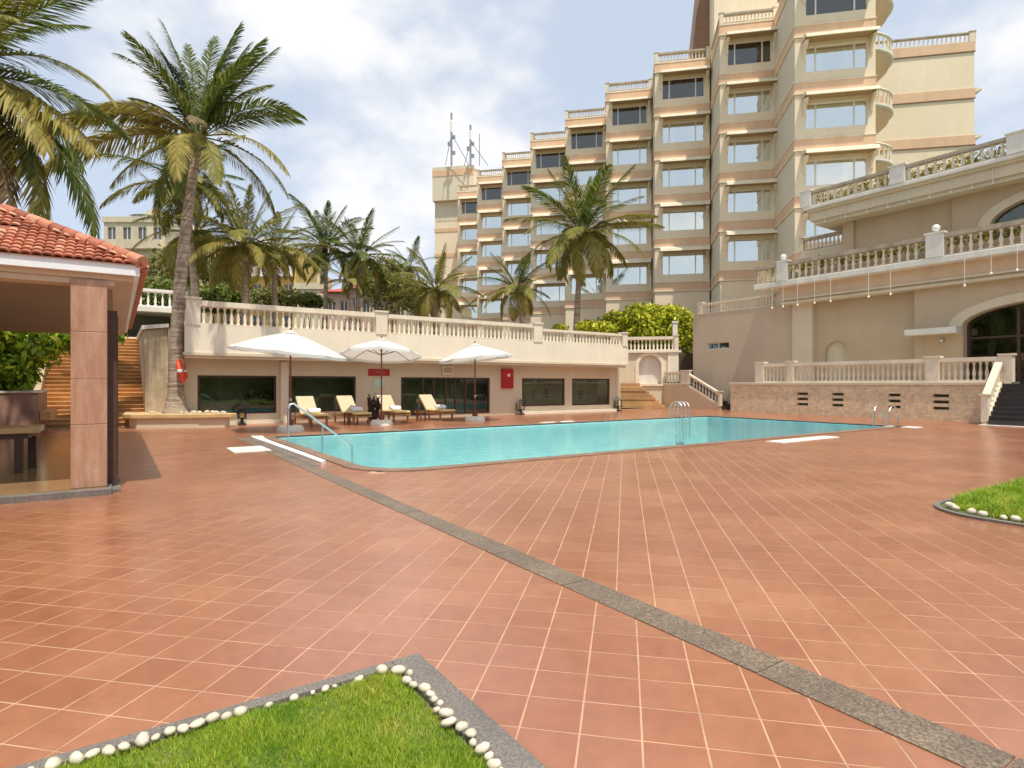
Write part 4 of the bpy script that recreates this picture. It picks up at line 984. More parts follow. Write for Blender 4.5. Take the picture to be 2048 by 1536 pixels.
# entrance steps at the right edge
es = thing('entrance_steps', 'dark granite steps up to the terrace at the right edge', 'steps', (29, 5, 0))
for k in range(9):
    mb = MB().mat(M['dark_step']); u0 = 28.75 + .215 * k
    mb.box(u0 + .03, 31.0 if k < 8 else 33.0, -2, 8.68, .185 * k + .001, .185 * k + .15); mb.box(u0, 31.0 if k < 8 else 33.0, -2, 8.70, .185 * k + .152, .185 * (k + 1)); mb.build('step', es)
mb = MB().mat(M['white_stone']); mb.box(28.5, 30.4, -2, 8.9, 0, .03); mb.build('plinth', es)
balustrade(es, (28.95, 8.82), (30.62, 8.82), .10, 1.70, 1.02, 8, M['balustrade'], [(0.02, .10)], r=.075, w=.12, rail_h=.17, base_h=.17, pier_w=.12)
mb = MB().mat(M['cladding']); mb.add([(28.9, 8.72, 0), (30.7, 8.72, 0), (30.7, 8.72, 1.72), (28.9, 8.72, .1), (28.9, 8.92, 0), (30.7, 8.92, 0), (30.7, 8.92, 1.72), (28.9, 8.92, .1)], [(0, 1, 2, 3), (4, 5, 6, 7), (3, 2, 6, 7), (0, 3, 7, 4)]); mb.build('side_wall', es)

# side stair with its parapet wall
ss = thing('side_stair', 'narrow stair behind a sloping parapet wall beside the tan building', 'stair', (31.8, 25, 0))
SU = 31.8; a0, a1, a2 = onu(1328, SU), onu(1370, SU), onu(1439, SU)
z1 = 1.62; z2 = .22
prof = [(a0, 0), (a0, z1), (a1, z1), (a2, z2), (a2, 0)]
mb = MB().mat(M['plaster_tan'])
mb.add([(SU, p[0], p[1]) for p in prof] + [(SU + .22, p[0], p[1]) for p in prof], [(0, 1, 2, 3, 4), (9, 8, 7, 6, 5)] + [(i, (i + 1) % 5, 5 + (i + 1) % 5, 5 + i) for i in range(5)]); mb.build('parapet_wall', ss)
balustrade(ss, (SU + .11, a1), (SU + .11, a2), z1, z2, .86, 11, M['balustrade'], [(0.0, .35), (0.985, .09)], r=.07, w=.1, rail_h=.13, base_h=.1, pier_w=.12)
balustrade(ss, (SU + .11, a0), (SU + .11, a1 + .36), z1, z1, .86, 5, M['balustrade'], [], r=.07, w=.1, rail_h=.13, base_h=.1)
for k in range(10):
    mb = MB().mat(M['dark_step']); v1 = a2 - .2 + (a1 - a2) * k / 9.0
    mb.box(SU + .223, RU - .01, v1, a0 + 1.2, .18 * k, .18 * (k + 1) - .003); mb.build('step', ss)
for k in range(8):
    mb = MB().mat(M['dark_step']); v1 = a0 + 1.2 + .28 * k
    mb.box(SU + .1, RU - .01, v1, v1 + 2.4, 1.0, 1.8 + .2 * (k + 1)); mb.build('step', ss)

# diagonal wall with niche, balustrade, stone stair in front
def AT(a, b, z): x, y = ab(a, b); return (x, y, z)
aw = thing('niche_wall', 'diagonal cream wall with arched niche and balustrade between clubhouse and tan building', 'wall', AT(42.5, 1.8, 0))
def bpx(px, a): return a * math.tan(math.atan((px - 1024) / FPX) - math.radians(10.9))
WA = 42.5; b0, b1 = bpx(1238, WA) - .6, bpx(1357, WA); n0, n1 = bpx(1278, WA), bpx(1322, WA)
PN = lambda s, z, d: AT(WA + d, s, z)
mb = MB().mat(M['plaster']); arched_wall(mb, PN, b0, b1, 0, 3.86, (n0 + n1) / 2, (n1 - n0) / 2, 1.66, 2.95, .72, .35)
mb.quad(PN(b1, 0, 0), PN(b1, 0, 3), PN(b1, 3.86, 3), PN(b1, 3.86, 0)); mb.build('wall', aw)
mb = MB().mat(M['white_stone']); mb.quad(PN(n0 - .1, 1.6, .33), PN(n1 + .1, 1.6, .33), PN(n1 + .1, 3.8, .33), PN(n0 - .1, 3.8, .33)); mb.build('niche_back', aw)
mb = MB(AT).mat(M['plaster_light'])
A = arch_pts((n0 + n1) / 2, (n1 - n0) / 2 + .02, 2.95, .74, 14); B = arch_pts((n0 + n1) / 2, (n1 - n0) / 2 + .26, 2.95, .98, 14)
for i in range(14):
    P4 = [A[i], A[i + 1], B[i + 1], B[i]]; mb.add([(WA - .06, p[0], p[1]) for p in P4] + [(WA, p[0], p[1]) for p in P4], [(0, 1, 2, 3), (0, 1, 5, 4), (1, 2, 6, 5), (2, 3, 7, 6), (3, 0, 4, 7)])
mb.box(WA - .06, WA - .001, n0 - .26, n0 - .02, 1.66, 2.95); mb.box(WA - .06, WA - .001, n1 + .02, n1 + .26, 1.66, 2.95); mb.box(WA - .12, WA - .002, n0 - .3, n1 + .3, 1.52, 1.657); mb.box(WA - .1, WA - .002, n1 + .45, b1, 0.0, 3.84)
mb.build('niche_surround', aw)
mb = MB(AT).mat(M['plaster_light']); mb.box(WA - .18, WA + .5, b0, b1 + .15, 3.862, 4.02); mb.build('coping', aw)
q0, q1 = ab(WA + .05, b0), ab(WA + .05, b1)
balustrade(aw, q0, q1, 4.02, 4.02, .98, 18, M['balustrade'], [(.97, .14)], r=.085, w=.13, rail_h=.2, base_h=.06)
t = thing('stone_post', 'plain white post standing behind the niche wall balustrade', 'post', AT(43.2, bpx(1350, 43.2), 3.9))
pb = bpx(1350, 43.2); mb = MB(AT).mat(M['white_stone']); mb.box(43.05, 43.35, pb - .17, pb + .17, 3.9, 6.0); mb.build('shaft', t, bevel=.01)
mb = MB(AT).mat(M['white_stone']); mb.box(43.0, 43.4, pb - .22, pb + .22, 6.003, 6.12); mb.build('cap', t)
rs_ = thing('stone_stair', 'broad ochre flagstone stair beside the clubhouse end wall', 'stair', AT(40.5, 1, 0))
for k in range(9):
    mb = MB(AT).mat(M['step_stone']); bb = bpx(1330, 40.5) - .205 * k
    mb.box(40.5 + rnd.uniform(-.03, .03), WA - .11, -3.2, bb, .19 * k, .19 * (k + 1) - .004); mb.build('step', rs_, bevel=.015)

# ============================================================ LEFT: STAIR, WALLS, PLANTER
ls = thing('garden_stair', 'long ochre stone stair climbing behind the pavilion', 'stair', (-.7, 27.6, 0))
for k in range(24):
    mb = MB().mat(M['step_stone']); v0 = 27.6 + .30 * k
    j = rnd.uniform(-.02, .01); mb.box(-2.42, .96, v0 + .05, 35.0, .163 * k, .163 * (k + 1) - .05); mb.box(-2.42, .96, v0 + j, v0 + .42, .163 * (k + 1) - .05, .163 * (k + 1) - .003); mb.build('step', ls, bevel=.012)
mb = MB().mat(M['plaster_tan']); pr = [(27.4, 0), (27.4, .5), (34.9, 4.5), (34.9, 0)]
mb.add([(-2.75, p[0], p[1]) for p in pr] + [(-2.425, p[0], p[1]) for p in pr], [(0, 1, 2, 3), (7, 6, 5, 4)] + [(i, (i + 1) % 4, 4 + (i + 1) % 4, 4 + i) for i in range(4)]); mb.build('side_wall', ls)
mb = MB().mat(M['white_stone']); mb.box(-2.4, .96, 34.9, 35.3, 3.92, 4.0); mb.build('top_edge', ls)
rwl = thing('rough_wall', 'rough streaked concrete flank wall between the garden stair and the palm', 'wall', (1.5, 27.3, 0))
mb = MB().mat(M['rough_wall'])
mb.add([(.97, 27.25, 0), (1.78, 27.0, 0), (1.78, 34.9, 0), (.97, 34.9, 0), (.92, 27.35, 3.78), (1.70, 27.15, 3.9), (1.70, 34.9, 3.9), (.92, 34.9, 3.8)], [(0, 1, 5, 4), (1, 2, 6, 5), (3, 0, 4, 7), (4, 5, 6, 7)]); mb.build('face', rwl)
mb = MB().mat(M['rough_wall']); mb.box(1.72, 2.19, 26.7, 34.9, 0, 3.84); mb.build('pier', rwl)
mb = MB().mat(M['white_stone']); mb.add([(.84, 27.2, 3.80), (1.75, 27.0, 3.92), (1.75, 34.9, 3.92), (.84, 34.9, 3.82), (.84, 27.2, 3.96), (1.75, 27.0, 4.06), (1.75, 34.9, 4.06), (.84, 34.9, 3.98)], [(0, 1, 5, 4), (1, 2, 6, 5), (3, 0, 4, 7), (4, 5, 6, 7), (3, 2, 1, 0)]); mb.build('cap', rwl)
# footbridge-like balustraded slab over a dark opening behind the stair
fb = thing('upper_balcony', 'white balustraded balcony over a dark opening above the garden stair', 'balcony', (0, 36, 4))
mb = MB().mat(M['white_stone']); mb.box(-4, 3.2, 36, 40, 5.45, 5.7); mb.build('slab', fb)
mb = MB().mat(M['room_dark']); mb.box(-4, 3.2, 38.5, 38.7, 3.85, 5.45); mb.build('back_wall', fb)
mb = MB().mat(M['white_stone']); mb.box(3.0, 3.2, 36.05, 38.5, 3.85, 5.45); mb.build('pier', fb)
balustrade(fb, (-4, 36.15), (3.2, 36.15), 5.7, 5.7, .95, 22, M['white_paint'], [(.96, .15)], r=.07, w=.1, rail_h=.14, base_h=.08)

# granite planter and hedge
pl = thing('planter', 'raised pink granite planter holding the bright hedge behind the pavilion', 'planter', (-4, 24.5, 0))
pu1 = onv(77, 24.4)
mb = MB().mat(M['granite_pink']); mb.box(-9, pu1, 24.4, 27.3, 0, 1.36); mb.build('wall', pl)
mb = MB().mat(M['white_stone']); mb.box(-9.02, pu1 + .03, 24.37, 27.33, 1.363, 1.43); mb.build('coping', pl)
mb = MB().mat(M['step_stone']); mb.box(pu1 + .02, pu1 + .3, 24.6, 27, .45, .75); mb.build('spout_stone', pl)

def leafmass(name, blobs, n, size, mat, seed, parent=None, inner=0.55, droop=0.2):
    """leaf sized faces through the outer shells of several ellipsoids"""
    r = np.random.RandomState(seed); tot = sum(b[3] * b[4] + b[4] * b[5] + b[3] * b[5] for b in blobs); Vs = []
    for b in blobs:
        k = int(n * (b[3] * b[4] + b[4] * b[5] + b[3] * b[5]) / tot)
        d = r.normal(size=(k, 3)); d /= np.linalg.norm(d, axis=1)[:, None]
        q = inner + (1 - inner) * r.rand(k) ** .6
        q *= 1 + .16 * np.sin(d[:, 0] * 7 + b[0]) * np.cos(d[:, 1] * 6 + d[:, 2] * 5 + b[2]) + .08 * r.randn(k)
        c = np.array(b[:3]) + d * np.array(b[3:6]) * q[:, None]
        nn = d + r.normal(size=(k, 3)) * .75; nn[:, 2] += .35; nn /= np.linalg.norm(nn, axis=1)[:, None]
        t = np.cross(nn, r.normal(size=(k, 3))); t /= np.linalg.norm(t, axis=1)[:, None]; s = np.cross(nn, t)
        sz = size * r.uniform(.6, 1.35, k)[:, None]
        V = np.stack([c - t * sz, c + s * sz * .5, c + t * sz - nn * sz * droop, c - s * sz * .5], 1); Vs.append(V)
    V = np.concatenate(Vs); k = len(V); me = bpy.data.meshes.new(name)
    me.vertices.add(k * 4); off = rootloc(parent) if parent is not None else Vector((0, 0, 0))
    me.vertices.foreach_set('co', (V - np.array(off)).ravel()); me.loops.add(k * 4); me.loops.foreach_set('vertex_index', np.arange(k * 4, dtype=np.int32))
    me.polygons.add(k); me.polygons.foreach_set('loop_start', (np.arange(k) * 4).astype(np.int32)); me.polygons.foreach_set('loop_total', np.full(k, 4, dtype=np.int32))
    me.materials.append(mat); me.update(calc_edges=True)
    return link(name, me, parent)
def stems(parent, blobs, z0, r=.04, n=8, seed=0, mat=None):
    rr = random.Random(seed); mb = MB().mat(mat or M['bark'])
    for b in blobs:
        for _ in range(max(2, n // len(blobs))):
            x, y = b[0] + rr.uniform(-.5, .5) * b[3], b[1] + rr.uniform(-.5, .5) * b[4]
            mb.tube([(b[0] + (x - b[0]) * .4, b[1] + (y - b[1]) * .4, z0), (x, y, (z0 + b[2]) / 2 + .2), (x + rr.uniform(-.4, .4), y, b[2] + b[5] * .5)], [r, r * .7, r * .3], 5)
    mb.build('stem', parent)
hl = thing('hedge', 'bright green leafy hedge growing in the pink granite planter', 'hedge', (-5, 25.5, 1.4))
bl = [(-3.5, 25.6, 2.2, 1.4, 1.3, 1.0), (-2.6, 25.6, 3.1, 1.2, 1.2, .9), (-5.5, 25.7, 2.9, 2.0, 1.4, 1.5), (-1.3, 26.4, 3.35, 1.2, .9, .55), (-7.5, 25.7, 3, 2, 1.4, 1.5), (-.6, 27.4, 3.5, .9, .7, .45), (-4.0, 25.3, 3.7, 1.5, 1.2, .8), (-2.9, 24.9, 1.9, .8, .6, .7)]
leafmass('foliage', bl, 15000, .13, M['hedge_green'], 5, hl); stems(hl, bl[:3], 1.4, .04, 8, 1)

# stone ledge seat round the palm
le = thing('stone_ledge', 'low golden flagstone ledge with rubble around the palm foot', 'ledge', (2, 25.6, 0))
def lp(px, Y): x, y = cam2w((px - 1024) / FPX * Y, Y); return (x, y)
pts = [lp(245, 21.9), lp(262, 21.6), lp(330, 21.7), lp(400, 21.9), lp(462, 22.3), lp(474, 22.6), lp(440, 23.0), lp(372, 23.0), lp(300, 23.6), lp(250, 23.4)]
mb = MB().mat(M['ledge_stone']); mb.prism(pts, .36, .53); mb.build('slab', le, bevel=.03)
cxm = sum(p[0] for p in pts) / 10; cym = sum(p[1] for p in pts) / 10
mb = MB().mat(M['plaster']); mb.prism([(cxm + (p[0] - cxm) * .88, cym + (p[1] - cym) * .88) for p in pts], 0, .357); mb.build('base', le)
for k in range(34):
    t = rnd.random(); x = lp(300 + 150 * t, 22.2 + rnd.uniform(0, .6)); r = rnd.uniform(.05, .12)
    link('pebble', rnd.choice(PEB), le, (x[0], x[1], .53 + r * .3), (0, 0, rnd.uniform(0, 6)), (r, r, r))

# ============================================================ PAVILION
pv = thing('pavilion', 'open pavilion with red clay tile roof, pink stone column and white fascia', 'pavilion', (-2, 14, 0))
CU0, CU1, CVF = -.55, -.11, 10.68
mb = MB().mat(M['granite_border']); mb.box(-9, -.05, 10.55, 22.3, -.02, .10); mb.build('plinth', pv, bevel=.01)
mb = MB().mat(M['floor_polished']); mb.box(-8.9, -.12, 10.68, 22.2, .1, .115); mb.build('floor', pv)
for (x, y) in ((CU0, CVF), (CU0, 20.9)):
    mb = MB().mat(M['column'])
    mb.box(x, x + .44, y, y + .42, .117, 1.05); mb.build('column', pv, bevel=.008)
    for (za, zb) in ((1.053, 1.72), (1.723, 2.42), (2.423, 3.19)):
        mb = MB().mat(M['column']); mb.box(x, x + .44, y, y + .42, za, zb); mb.build('column', pv, bevel=.008)
# dark timber screen folded beside the column
sc_ = MB().mat(M['dark_wood'])
sc_.box(-.10, -.04, 11.12, 11.95, .117, 2.78); sc_.box(-.108, .02, 11.105, 11.2, .117, 2.80); sc_.box(-.04, .0, 11.50, 11.60, .117, 2.80); sc_.box(-.04, .03, 11.86, 11.96, .117, 2.80); sc_.box(-.04, .0, 11.2, 11.86, 2.6, 2.8); sc_.box(-.04, .0, 11.2, 11.86, .117, .4)
sc_.build('timber_screen', pv)
mb = MB().mat(M['granite_border']); mb.box(-.1, .06, 10.75, 12.0, 0, .05); mb.build('skirting', pv)
EU, EV, EZ = .30, 10.62, 3.46        # eave corner
mb = MB().mat(M['fascia_white']); mb.box(-9.2, EU, EV - .02, EV + .07, 3.30, EZ); mb.box(EU - .07, EU, EV + .073, 22.6, 3.30, EZ); mb.build('fascia', pv)
mb = MB().mat(M['soffit']); mb.box(-9.2, EU - .073, EV + .073, 22.6, 3.22, 3.30); mb.build('soffit', pv)
mb = MB().mat(M['soffit']); mb.box(-9.2, -.02, EV + .10, EV + .48, 3.13, 3.217); mb.build('beam', pv)
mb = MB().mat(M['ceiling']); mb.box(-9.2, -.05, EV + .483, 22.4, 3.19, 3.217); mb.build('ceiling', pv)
slope = .52; TR = 1.8            # tile skirt: rise per metre and plan depth
mb = MB().mat(M['roof_under']); zt = EZ + slope * TR
mb.add([(-9.2, EV - .05, EZ), (EU + .05, EV - .05, EZ), (EU + .05 - TR, EV - .05 + TR, zt), (-9.2, EV - .05 + TR, zt), (EU + .05, 22.65, EZ), (EU + .05 - TR, 22.65 - TR, zt), (-9.2, 22.65, EZ), (-9.2, 22.65 - TR, zt)],
       [(0, 1, 2, 3), (1, 4, 5, 2), (4, 6, 7, 5), (3, 2, 5, 7), (0, 6, 4, 1)])
mb.build('roof_deck', pv)
rt = MB().mat(M['roof_tile']); V = []; TL, TW = .215, .066
for q, (s, zoff, wk) in enumerate(((0, 0.0, 1.0), (1, .035, .86))):
    for i in range(9):
        an = math.pi * i / 8; V.append((math.cos(an) * TW * wk * 1.0, s * TL, math.sin(an) * TW * .62 * wk + (.03 if q == 0 else .0)))
rt.add(V, [(i, i + 1, 10 + i, 9 + i) for i in range(8)]); rt.add([(math.cos(math.pi * i / 8) * TW * .8, 0.003, math.sin(math.pi * i / 8) * TW * .45 + .012) for i in range(9)] + V[:9], [(i, i + 1, 10 + i, 9 + i) for i in range(8)])
tile_m = rt.mesh('roof_tile', smooth=True)
ang = math.atan(slope); pitch = .12; rows = int(TR / math.cos(ang) / .165) + 1
front = 0; more = MB().mat(M['roof_tile'])
for c_ in range(44):
    x = EU - .03 - pitch * c_
    for r_ in range(rows):
        yy = EV - .035 + r_ * .165 * math.cos(ang)
        if yy - EV > TR - .02 or x > EU + .03 - (yy - EV): continue
        if x < -6: continue
        if (c_, r_) in ((13, 7), (14, 7), (14, 6), (15, 7), (16, 6)): continue
        front += 1
        if front > 290:
            R = Matrix.Translation((x, yy, EZ + .012 + (yy - EV) * slope)) @ Matrix.Rotation(ang, 4, 'X')
            more.add([tuple(R @ Vector(p)) for p in rt.v], rt.f); continue
        link('roof_tile', tile_m, pv, (x, yy, EZ + .012 + (yy - EV) * slope + rnd.uniform(-.004, .006)), (ang, 0, rnd.uniform(-.03, .03)))
if more.v: o = more.build('far_roof_tiles', pv, True); o['kind'] = 'stuff'
joined = MB().mat(M['roof_tile'])
for r_ in range(rows):
    for c_ in range(75):
        y = EV + .1 + pitch * c_; xx = EU + .10 - r_ * .165 * math.cos(ang)
        if y < EV + (EU - xx) or y > 22.6 - (EU - xx): continue
        R = Matrix.Translation((xx, y, EZ + .012 + (EU - xx) * slope)) @ Matrix.Rotation(math.pi / 2, 4, 'Z') @ Matrix.Rotation(ang, 4, 'X')
        joined.add([tuple(R @ Vector(p)) for p in rt.v], rt.f)
o = joined.build('side_roof_tiles', pv, True); o['kind'] = 'stuff'
# hip and top ridge caps
hipd = (Vector((EU - TR, EV + TR, zt)) - Vector((EU, EV, EZ))); nh = 11
for k in range(nh):
    a = Vector((EU + .03, EV - .03, EZ + .05)) + hipd * (k / nh); b = a + hipd * (1.25 / nh)
    mb = MB().mat(M['roof_tile']); mb.tube([a, b + Vector((0, 0, .02))], [.105, .08], 9); mb.build('ridge_tile', pv, True)
for k in range(16):
    a = Vector((EU + .05 - TR - .34 * k, EV - .02 + TR, zt + .03)); mb = MB().mat(M['roof_tile']); mb.tube([a, a + Vector((-.40, 0, .01))], [.10, .085], 9); mb.build('ridge_tile', pv, True)
mb = MB().mat(M['roof_tile'])
for k in range(40): mb.tube([(EU + .06, EV + .1 + .3 * k, EZ + .02), (EU + .06, EV + .45 + .3 * k, EZ + .03)], [.075, .065], 8)
o = mb.build('verge_tiles', pv, True); o['kind'] = 'stuff'
# stone topped table inside
tb = thing('stone_table', 'stone topped table with dark legs inside the pavilion', 'table', (-2.2, 13, .115))
tu1 = onv(82, 13.3)
mb = MB().mat(M['ledge_stone']); mb.box(tu1 - 2.6, tu1, 13.0, 13.9, .80, .90); mb.build('top', tb, bevel=.01)
mb = MB().mat(M['dark_wood']); mb.box(tu1 - 2.5, tu1 - .15, 13.1, 13.8, .70, .798); mb.build('apron', tb)
for (x, y) in ((tu1 - .35, 13.12), (tu1 - .22, 13.68), (tu1 - 2.4, 13.12), (tu1 - 2.4, 13.68)):
    mb = MB().mat(M['dark_wood']); mb.box(x, x + .12, y, y + .12, .117, .698); mb.build('leg', tb)
# ============================================================ POOLSIDE FURNITURE
def umbrella(px, v, label, R, ztop, tilt_dir, tilt, jut):
    u = onv(px, v); t = thing('umbrella', label, 'umbrella', (u, v, 0), 'white parasols along the pool')
    mb = MB().mat(M['white_stone']); mb.lathe((u, v, 0), [(.46, 0), (.44, .12), (.38, .2), (.06, .21)], 20); mb.build('base', t, True)
    mb = MB().mat(M['pole_wood']); mb.tube([(u, v, .2), (u, v, 1.1), (u, v, ztop - .25)], .032, 8); mb.box(u - .09, u + .09, v - .09, v + .09, .212, .42); mb.build('pole', t)
    mb = MB().mat(M['chrome']); mb.lathe((u, v, 1.05), [(.045, 0), (.045, .1)], 10); mb.build('collar', t)
    ax = Vector((math.cos(tilt_dir), math.sin(tilt_dir), 0)); Rm = Matrix.Rotation(tilt, 4, ax)
    top = Vector((u, v, ztop)); H = .58 * R / 1.9 * 1.15; off = Vector((jut[0], jut[1], 0))
    def tp(x, y, z): q = Rm @ Vector((x, y, z)); return tuple(top + off + q)
    cn = MB().mat(M['canvas']); V = [tp(0, 0, 0)]; F = []; n = 8; sub = 4; rings = 5; tot = n * sub
    for i in range(1, rings + 1):
        f = i / rings
        for k in range(tot):
            an = 2 * math.pi * (k / tot) + math.pi / 8; s = (k % sub) / sub
            flat = math.cos(math.pi / n) / math.cos((s - .5) * 2 * math.pi / n); rr = R * f * flat * (1 - .02 * math.sin(math.pi * s) * f)
            sag = -.05 * math.sin(math.pi * s) * f * (1 - f * .4)
            V.append(tp(rr * math.cos(an), rr * math.sin(an), -H * (f ** 1.12) + sag + .03 * math.sin(math.pi * f)))
    F += [(0, 1 + k, 1 + (k + 1) % tot) for k in range(tot)]
    for i in range(rings - 1):
        for k in range(tot): F.append((1 + i * tot + k, 1 + (i + 1) * tot + k, 1 + (i + 1) * tot + (k + 1) % tot, 1 + i * tot + (k + 1) % tot))
    # valance
    b = 1 + (rings - 1) * tot; k0 = len(V)
    for k in range(tot): p = Vector(V[b + k]); V.append(tuple(p + Rm @ Vector((0, 0, -.10))))
    F += [(b + k, k0 + k, k0 + (k + 1) % tot, b + (k + 1) % tot) for k in range(tot)]
    cn.add(V, F); cn.build('canopy', t, True)
    mb = MB().mat(M['canvas']); mb.add([tp(0, 0, .09)] + [tp(.26 * math.cos(2 * math.pi * k / 8 + .39), .26 * math.sin(2 * math.pi * k / 8 + .39), -.03) for k in range(8)], [(0, 1 + k, 1 + (k + 1) % 8) for k in range(8)]); mb.build('vent', t)
    mb = MB().mat(M['pole_wood']); mb.tube([tp(0, 0, -.5), tp(0, 0, .16)], .03, 8); mb.build('finial', t)
    for k in range(8):
        an = 2 * math.pi * k / 8 + math.pi / 8; c, s = math.cos(an), math.sin(an)
        mb = MB().mat(M['pole_wood']); mb.tube([tp(0, 0, -.06), tp(R * .5 * c, R * .5 * s, -H * .5 - .03), tp(R * .985 * c, R * .985 * s, -H - .02)], .014, 5); rb = mb.build('rib', t)
        mb = MB().mat(M['pole_wood']); mb.tube([tp(0, 0, -.62), tp(R * .5 * c, R * .5 * s, -H * .5 - .05)], .012, 5); mb.build('strut', rb)
    return t
umbrella(581, 21.3, 'largest white parasol, leftmost, tilted down to the right above the handrail', 1.98, 3.46, YAW * 0 + math.radians(55.9), math.radians(6), (0, 0))
umbrella(763, 22.5, 'middle white parasol tilted back so its dark struts show', 1.62, 3.42, math.radians(-34), math.radians(-8), (0, 0))
umbrella(950, 22.6, 'rightmost white parasol in front of the glass doors, tilted down to the left', 1.66, 3.40, math.radians(55.9), math.radians(-6), (0, 0))

def make_lounger():
    """foot towards -Y, origin under the foot end centre"""
    t = thing('sun_lounger', '', 'sun lounger', (0, 0, 0), 'sun loungers beside the pool')
    mb = MB().mat(M['teak'])
    for x in (-.30, .30): mb.box(x - .025, x + .025, 0, 1.95, .25, .33)
    for y in (.0, .55, 1.1, 1.9): mb.box(-.275, .275, y, y + .05, .26, .31)
    mb.build('frame', t)
    for (x, y) in ((-.29, .18), (.29, .18), (-.29, 1.75), (.29, 1.75)):
        mb = MB().mat(M['teak']); mb.cbox((x, y, .125), (1, 0, 0), (0, 1, .12 if y < 1 else -.12), (0, 0, 1), .028, .03, .125); mb.build('leg', t)
    for k in range(10):
        mb = MB().mat(M['teak']); mb.box(-.28, .28, .06 + k * .11, .13 + k * .11, .331, .348); mb.build('slat', t)
    mb = MB().mat(M['cushion'])
    mb.box(-.31, .31, -.02, .60, .35, .43); mb.box(-.31, .31, .605, 1.15, .35, .435); mb.build('seat_cushion', t, bevel=.025)
    a = math.radians(48); d = Vector((0, math.cos(a), math.sin(a))); nrm = Vector((0, -math.sin(a), math.cos(a))); c = Vector((0, 1.15, .38)) + d * .40 + nrm * .05
    mb = MB().mat(M['cushion_back']); mb.cbox(c, (1, 0, 0), d, nrm, .31, .40, .04); mb.build('back_cushion', t, bevel=.025)
    c2 = c - nrm * .06; mb = MB().mat(M['teak']); mb.cbox(c2, (1, 0, 0), d, nrm, .30, .38, .014); mb.build('backrest', t)
    mb = MB().mat(M['teak'])
    for x in (-.26, .26): mb.tube([Vector((x, 1.15, .38)) + d * .55, (x, 1.85, .28)], .018, 6)
    mb.build('prop', t)
    return t
lp0 = make_lounger()
lspots = [(640, 'leftmost cushioned sun lounger, behind the pool handrail', 22.9), (727, 'second sun lounger from the left, with a folded white towel', 23.2), (806, 'sun lounger behind the middle parasol base', 23.6), (898, 'rightmost sun lounger, in front of the glass doors', 23.6)]
tw = []
for i, (px, lab, v) in enumerate(lspots):
    o = lp0 if i == 0 else copy_tree(lp0)
    u = onv(px, v); o.location = (u, v, 0); o.rotation_euler = (0, 0, math.radians((3, 6, 4, 9)[i])); o.scale = (1.16, 1.16, 1.12); o['label'] = lab; tw.append((u, v))
tlab = ['white towel roll on the leftmost sun lounger', 'white towel roll on the second sun lounger', 'white towel roll on the lounger behind the middle parasol', 'white towel roll on the rightmost sun lounger']
for i, (u, v) in enumerate(tw):
    y = v + .88; zz = .055; mb = MB(lambda a, b, c: (a, b, c + .055)).mat(M['towel'])
    mb.tube([(u - .24, y, .535), (u - .1, y + .02, .54), (u + .1, y - .01, .54), (u + .25, y + .02, .53)], [.085, .095, .095, .085], 12)
    mb.tube([(u - .22, y - .17, .50), (u + .2, y - .15, .50)], [.06, .065], 10)
    o = mb.build('towel', None, True); props(o, tlab[i], 'towel', 'towels on the sun loungers')
for px, v, lab in ((702, 23.7, 'small dark wooden side table between the two left loungers'), (846, 23.9, 'small dark wooden side table beside the rightmost lounger')):
    u = onv(px, v); t = thing('side_table', lab, 'side table', (u, v, 0), 'side tables by the loungers')
    mb = MB().mat(M['dark_wood'])
    for k in range(5): mb.box(u - .24 + .098 * k, u - .24 + .098 * k + .085, v - .23, v + .23, .44, .47)
    mb.build('top', t)
    for sx in (-.2, .2):
        for sy in (-.2, .2): mb = MB().mat(M['pole_wood']); mb.box(u + sx - .025, u + sx + .025, v + sy - .025, v + sy + .025, 0, .438); mb.build('leg', t)
# dark carved driftwood between loungers
u, v = onv(744, 24.6), 24.6; t = thing('driftwood_sculpture', 'dark twisted wooden sculpture standing between two loungers', 'sculpture', (u, v, 0))
mb = MB().mat(M['driftwood']); rr = random.Random(4)
for k in range(7):
    x, y = u + rr.uniform(-.16, .16), v + rr.uniform(-.12, .12); P = [(x, y, 0)]
    for j in range(5): x += rr.uniform(-.12, .12); y += rr.uniform(-.08, .08); P.append((x, y, .24 * (j + 1) * rr.uniform(.85, 1.05)))
    mb.tube(P, [.10, .11, .09, .10, .06, .02], 7)
mb.build('branches', t, True)
mb = MB().mat(M['driftwood']); mb.lathe((u, v, 0), [(.22, 0), (.2, .1), (.12, .16)], 9); mb.build('foot', t)
# lanterns
for (u, v, lab) in ((onv(484, 25.7), 25.7, 'black lantern with amber candle beside the stone ledge'), (onv(1041, 25.9), 25.9, 'black lantern beside the third clubhouse window'), (onv(1236, 25.9), 25.9, 'black lantern at the far right corner of the clubhouse')):
    t = thing('lantern', lab, 'lantern', (u, v, 0), 'black lanterns along the clubhouse')
    s = 1.0 if u < 8 else 1.15
    mb = MB().mat(M['black_metal']); mb.box(u - .14 * s, u + .14 * s, v - .14 * s, v + .14 * s, .0, .06); mb.box(u - .05, u + .05, v - .05, v + .05, .06, .25)
    mb.box(u - .15 * s, u + .15 * s, v - .15 * s, v + .15 * s, .25, .30); mb.build('base', t)
    for sx in (-.13, .13):
        for sy in (-.13, .13): mb = MB().mat(M['black_metal']); mb.box(u + sx * s - .018, u + sx * s + .018, v + sy * s - .018, v + sy * s + .018, .30, .66); mb.build('cage_post', t)
    mb = MB().mat(M['black_metal']); mb.lathe((u, v, .66), [(.22 * s, 0), (.12 * s, .09), (.04, .16), (.02, .20)], 4); mb.build('cap', t)
    mb = MB().mat(M['amber']); mb.lathe((u, v, .302), [(.06, 0), (.06, .18)], 10); mb.build('candle', t)
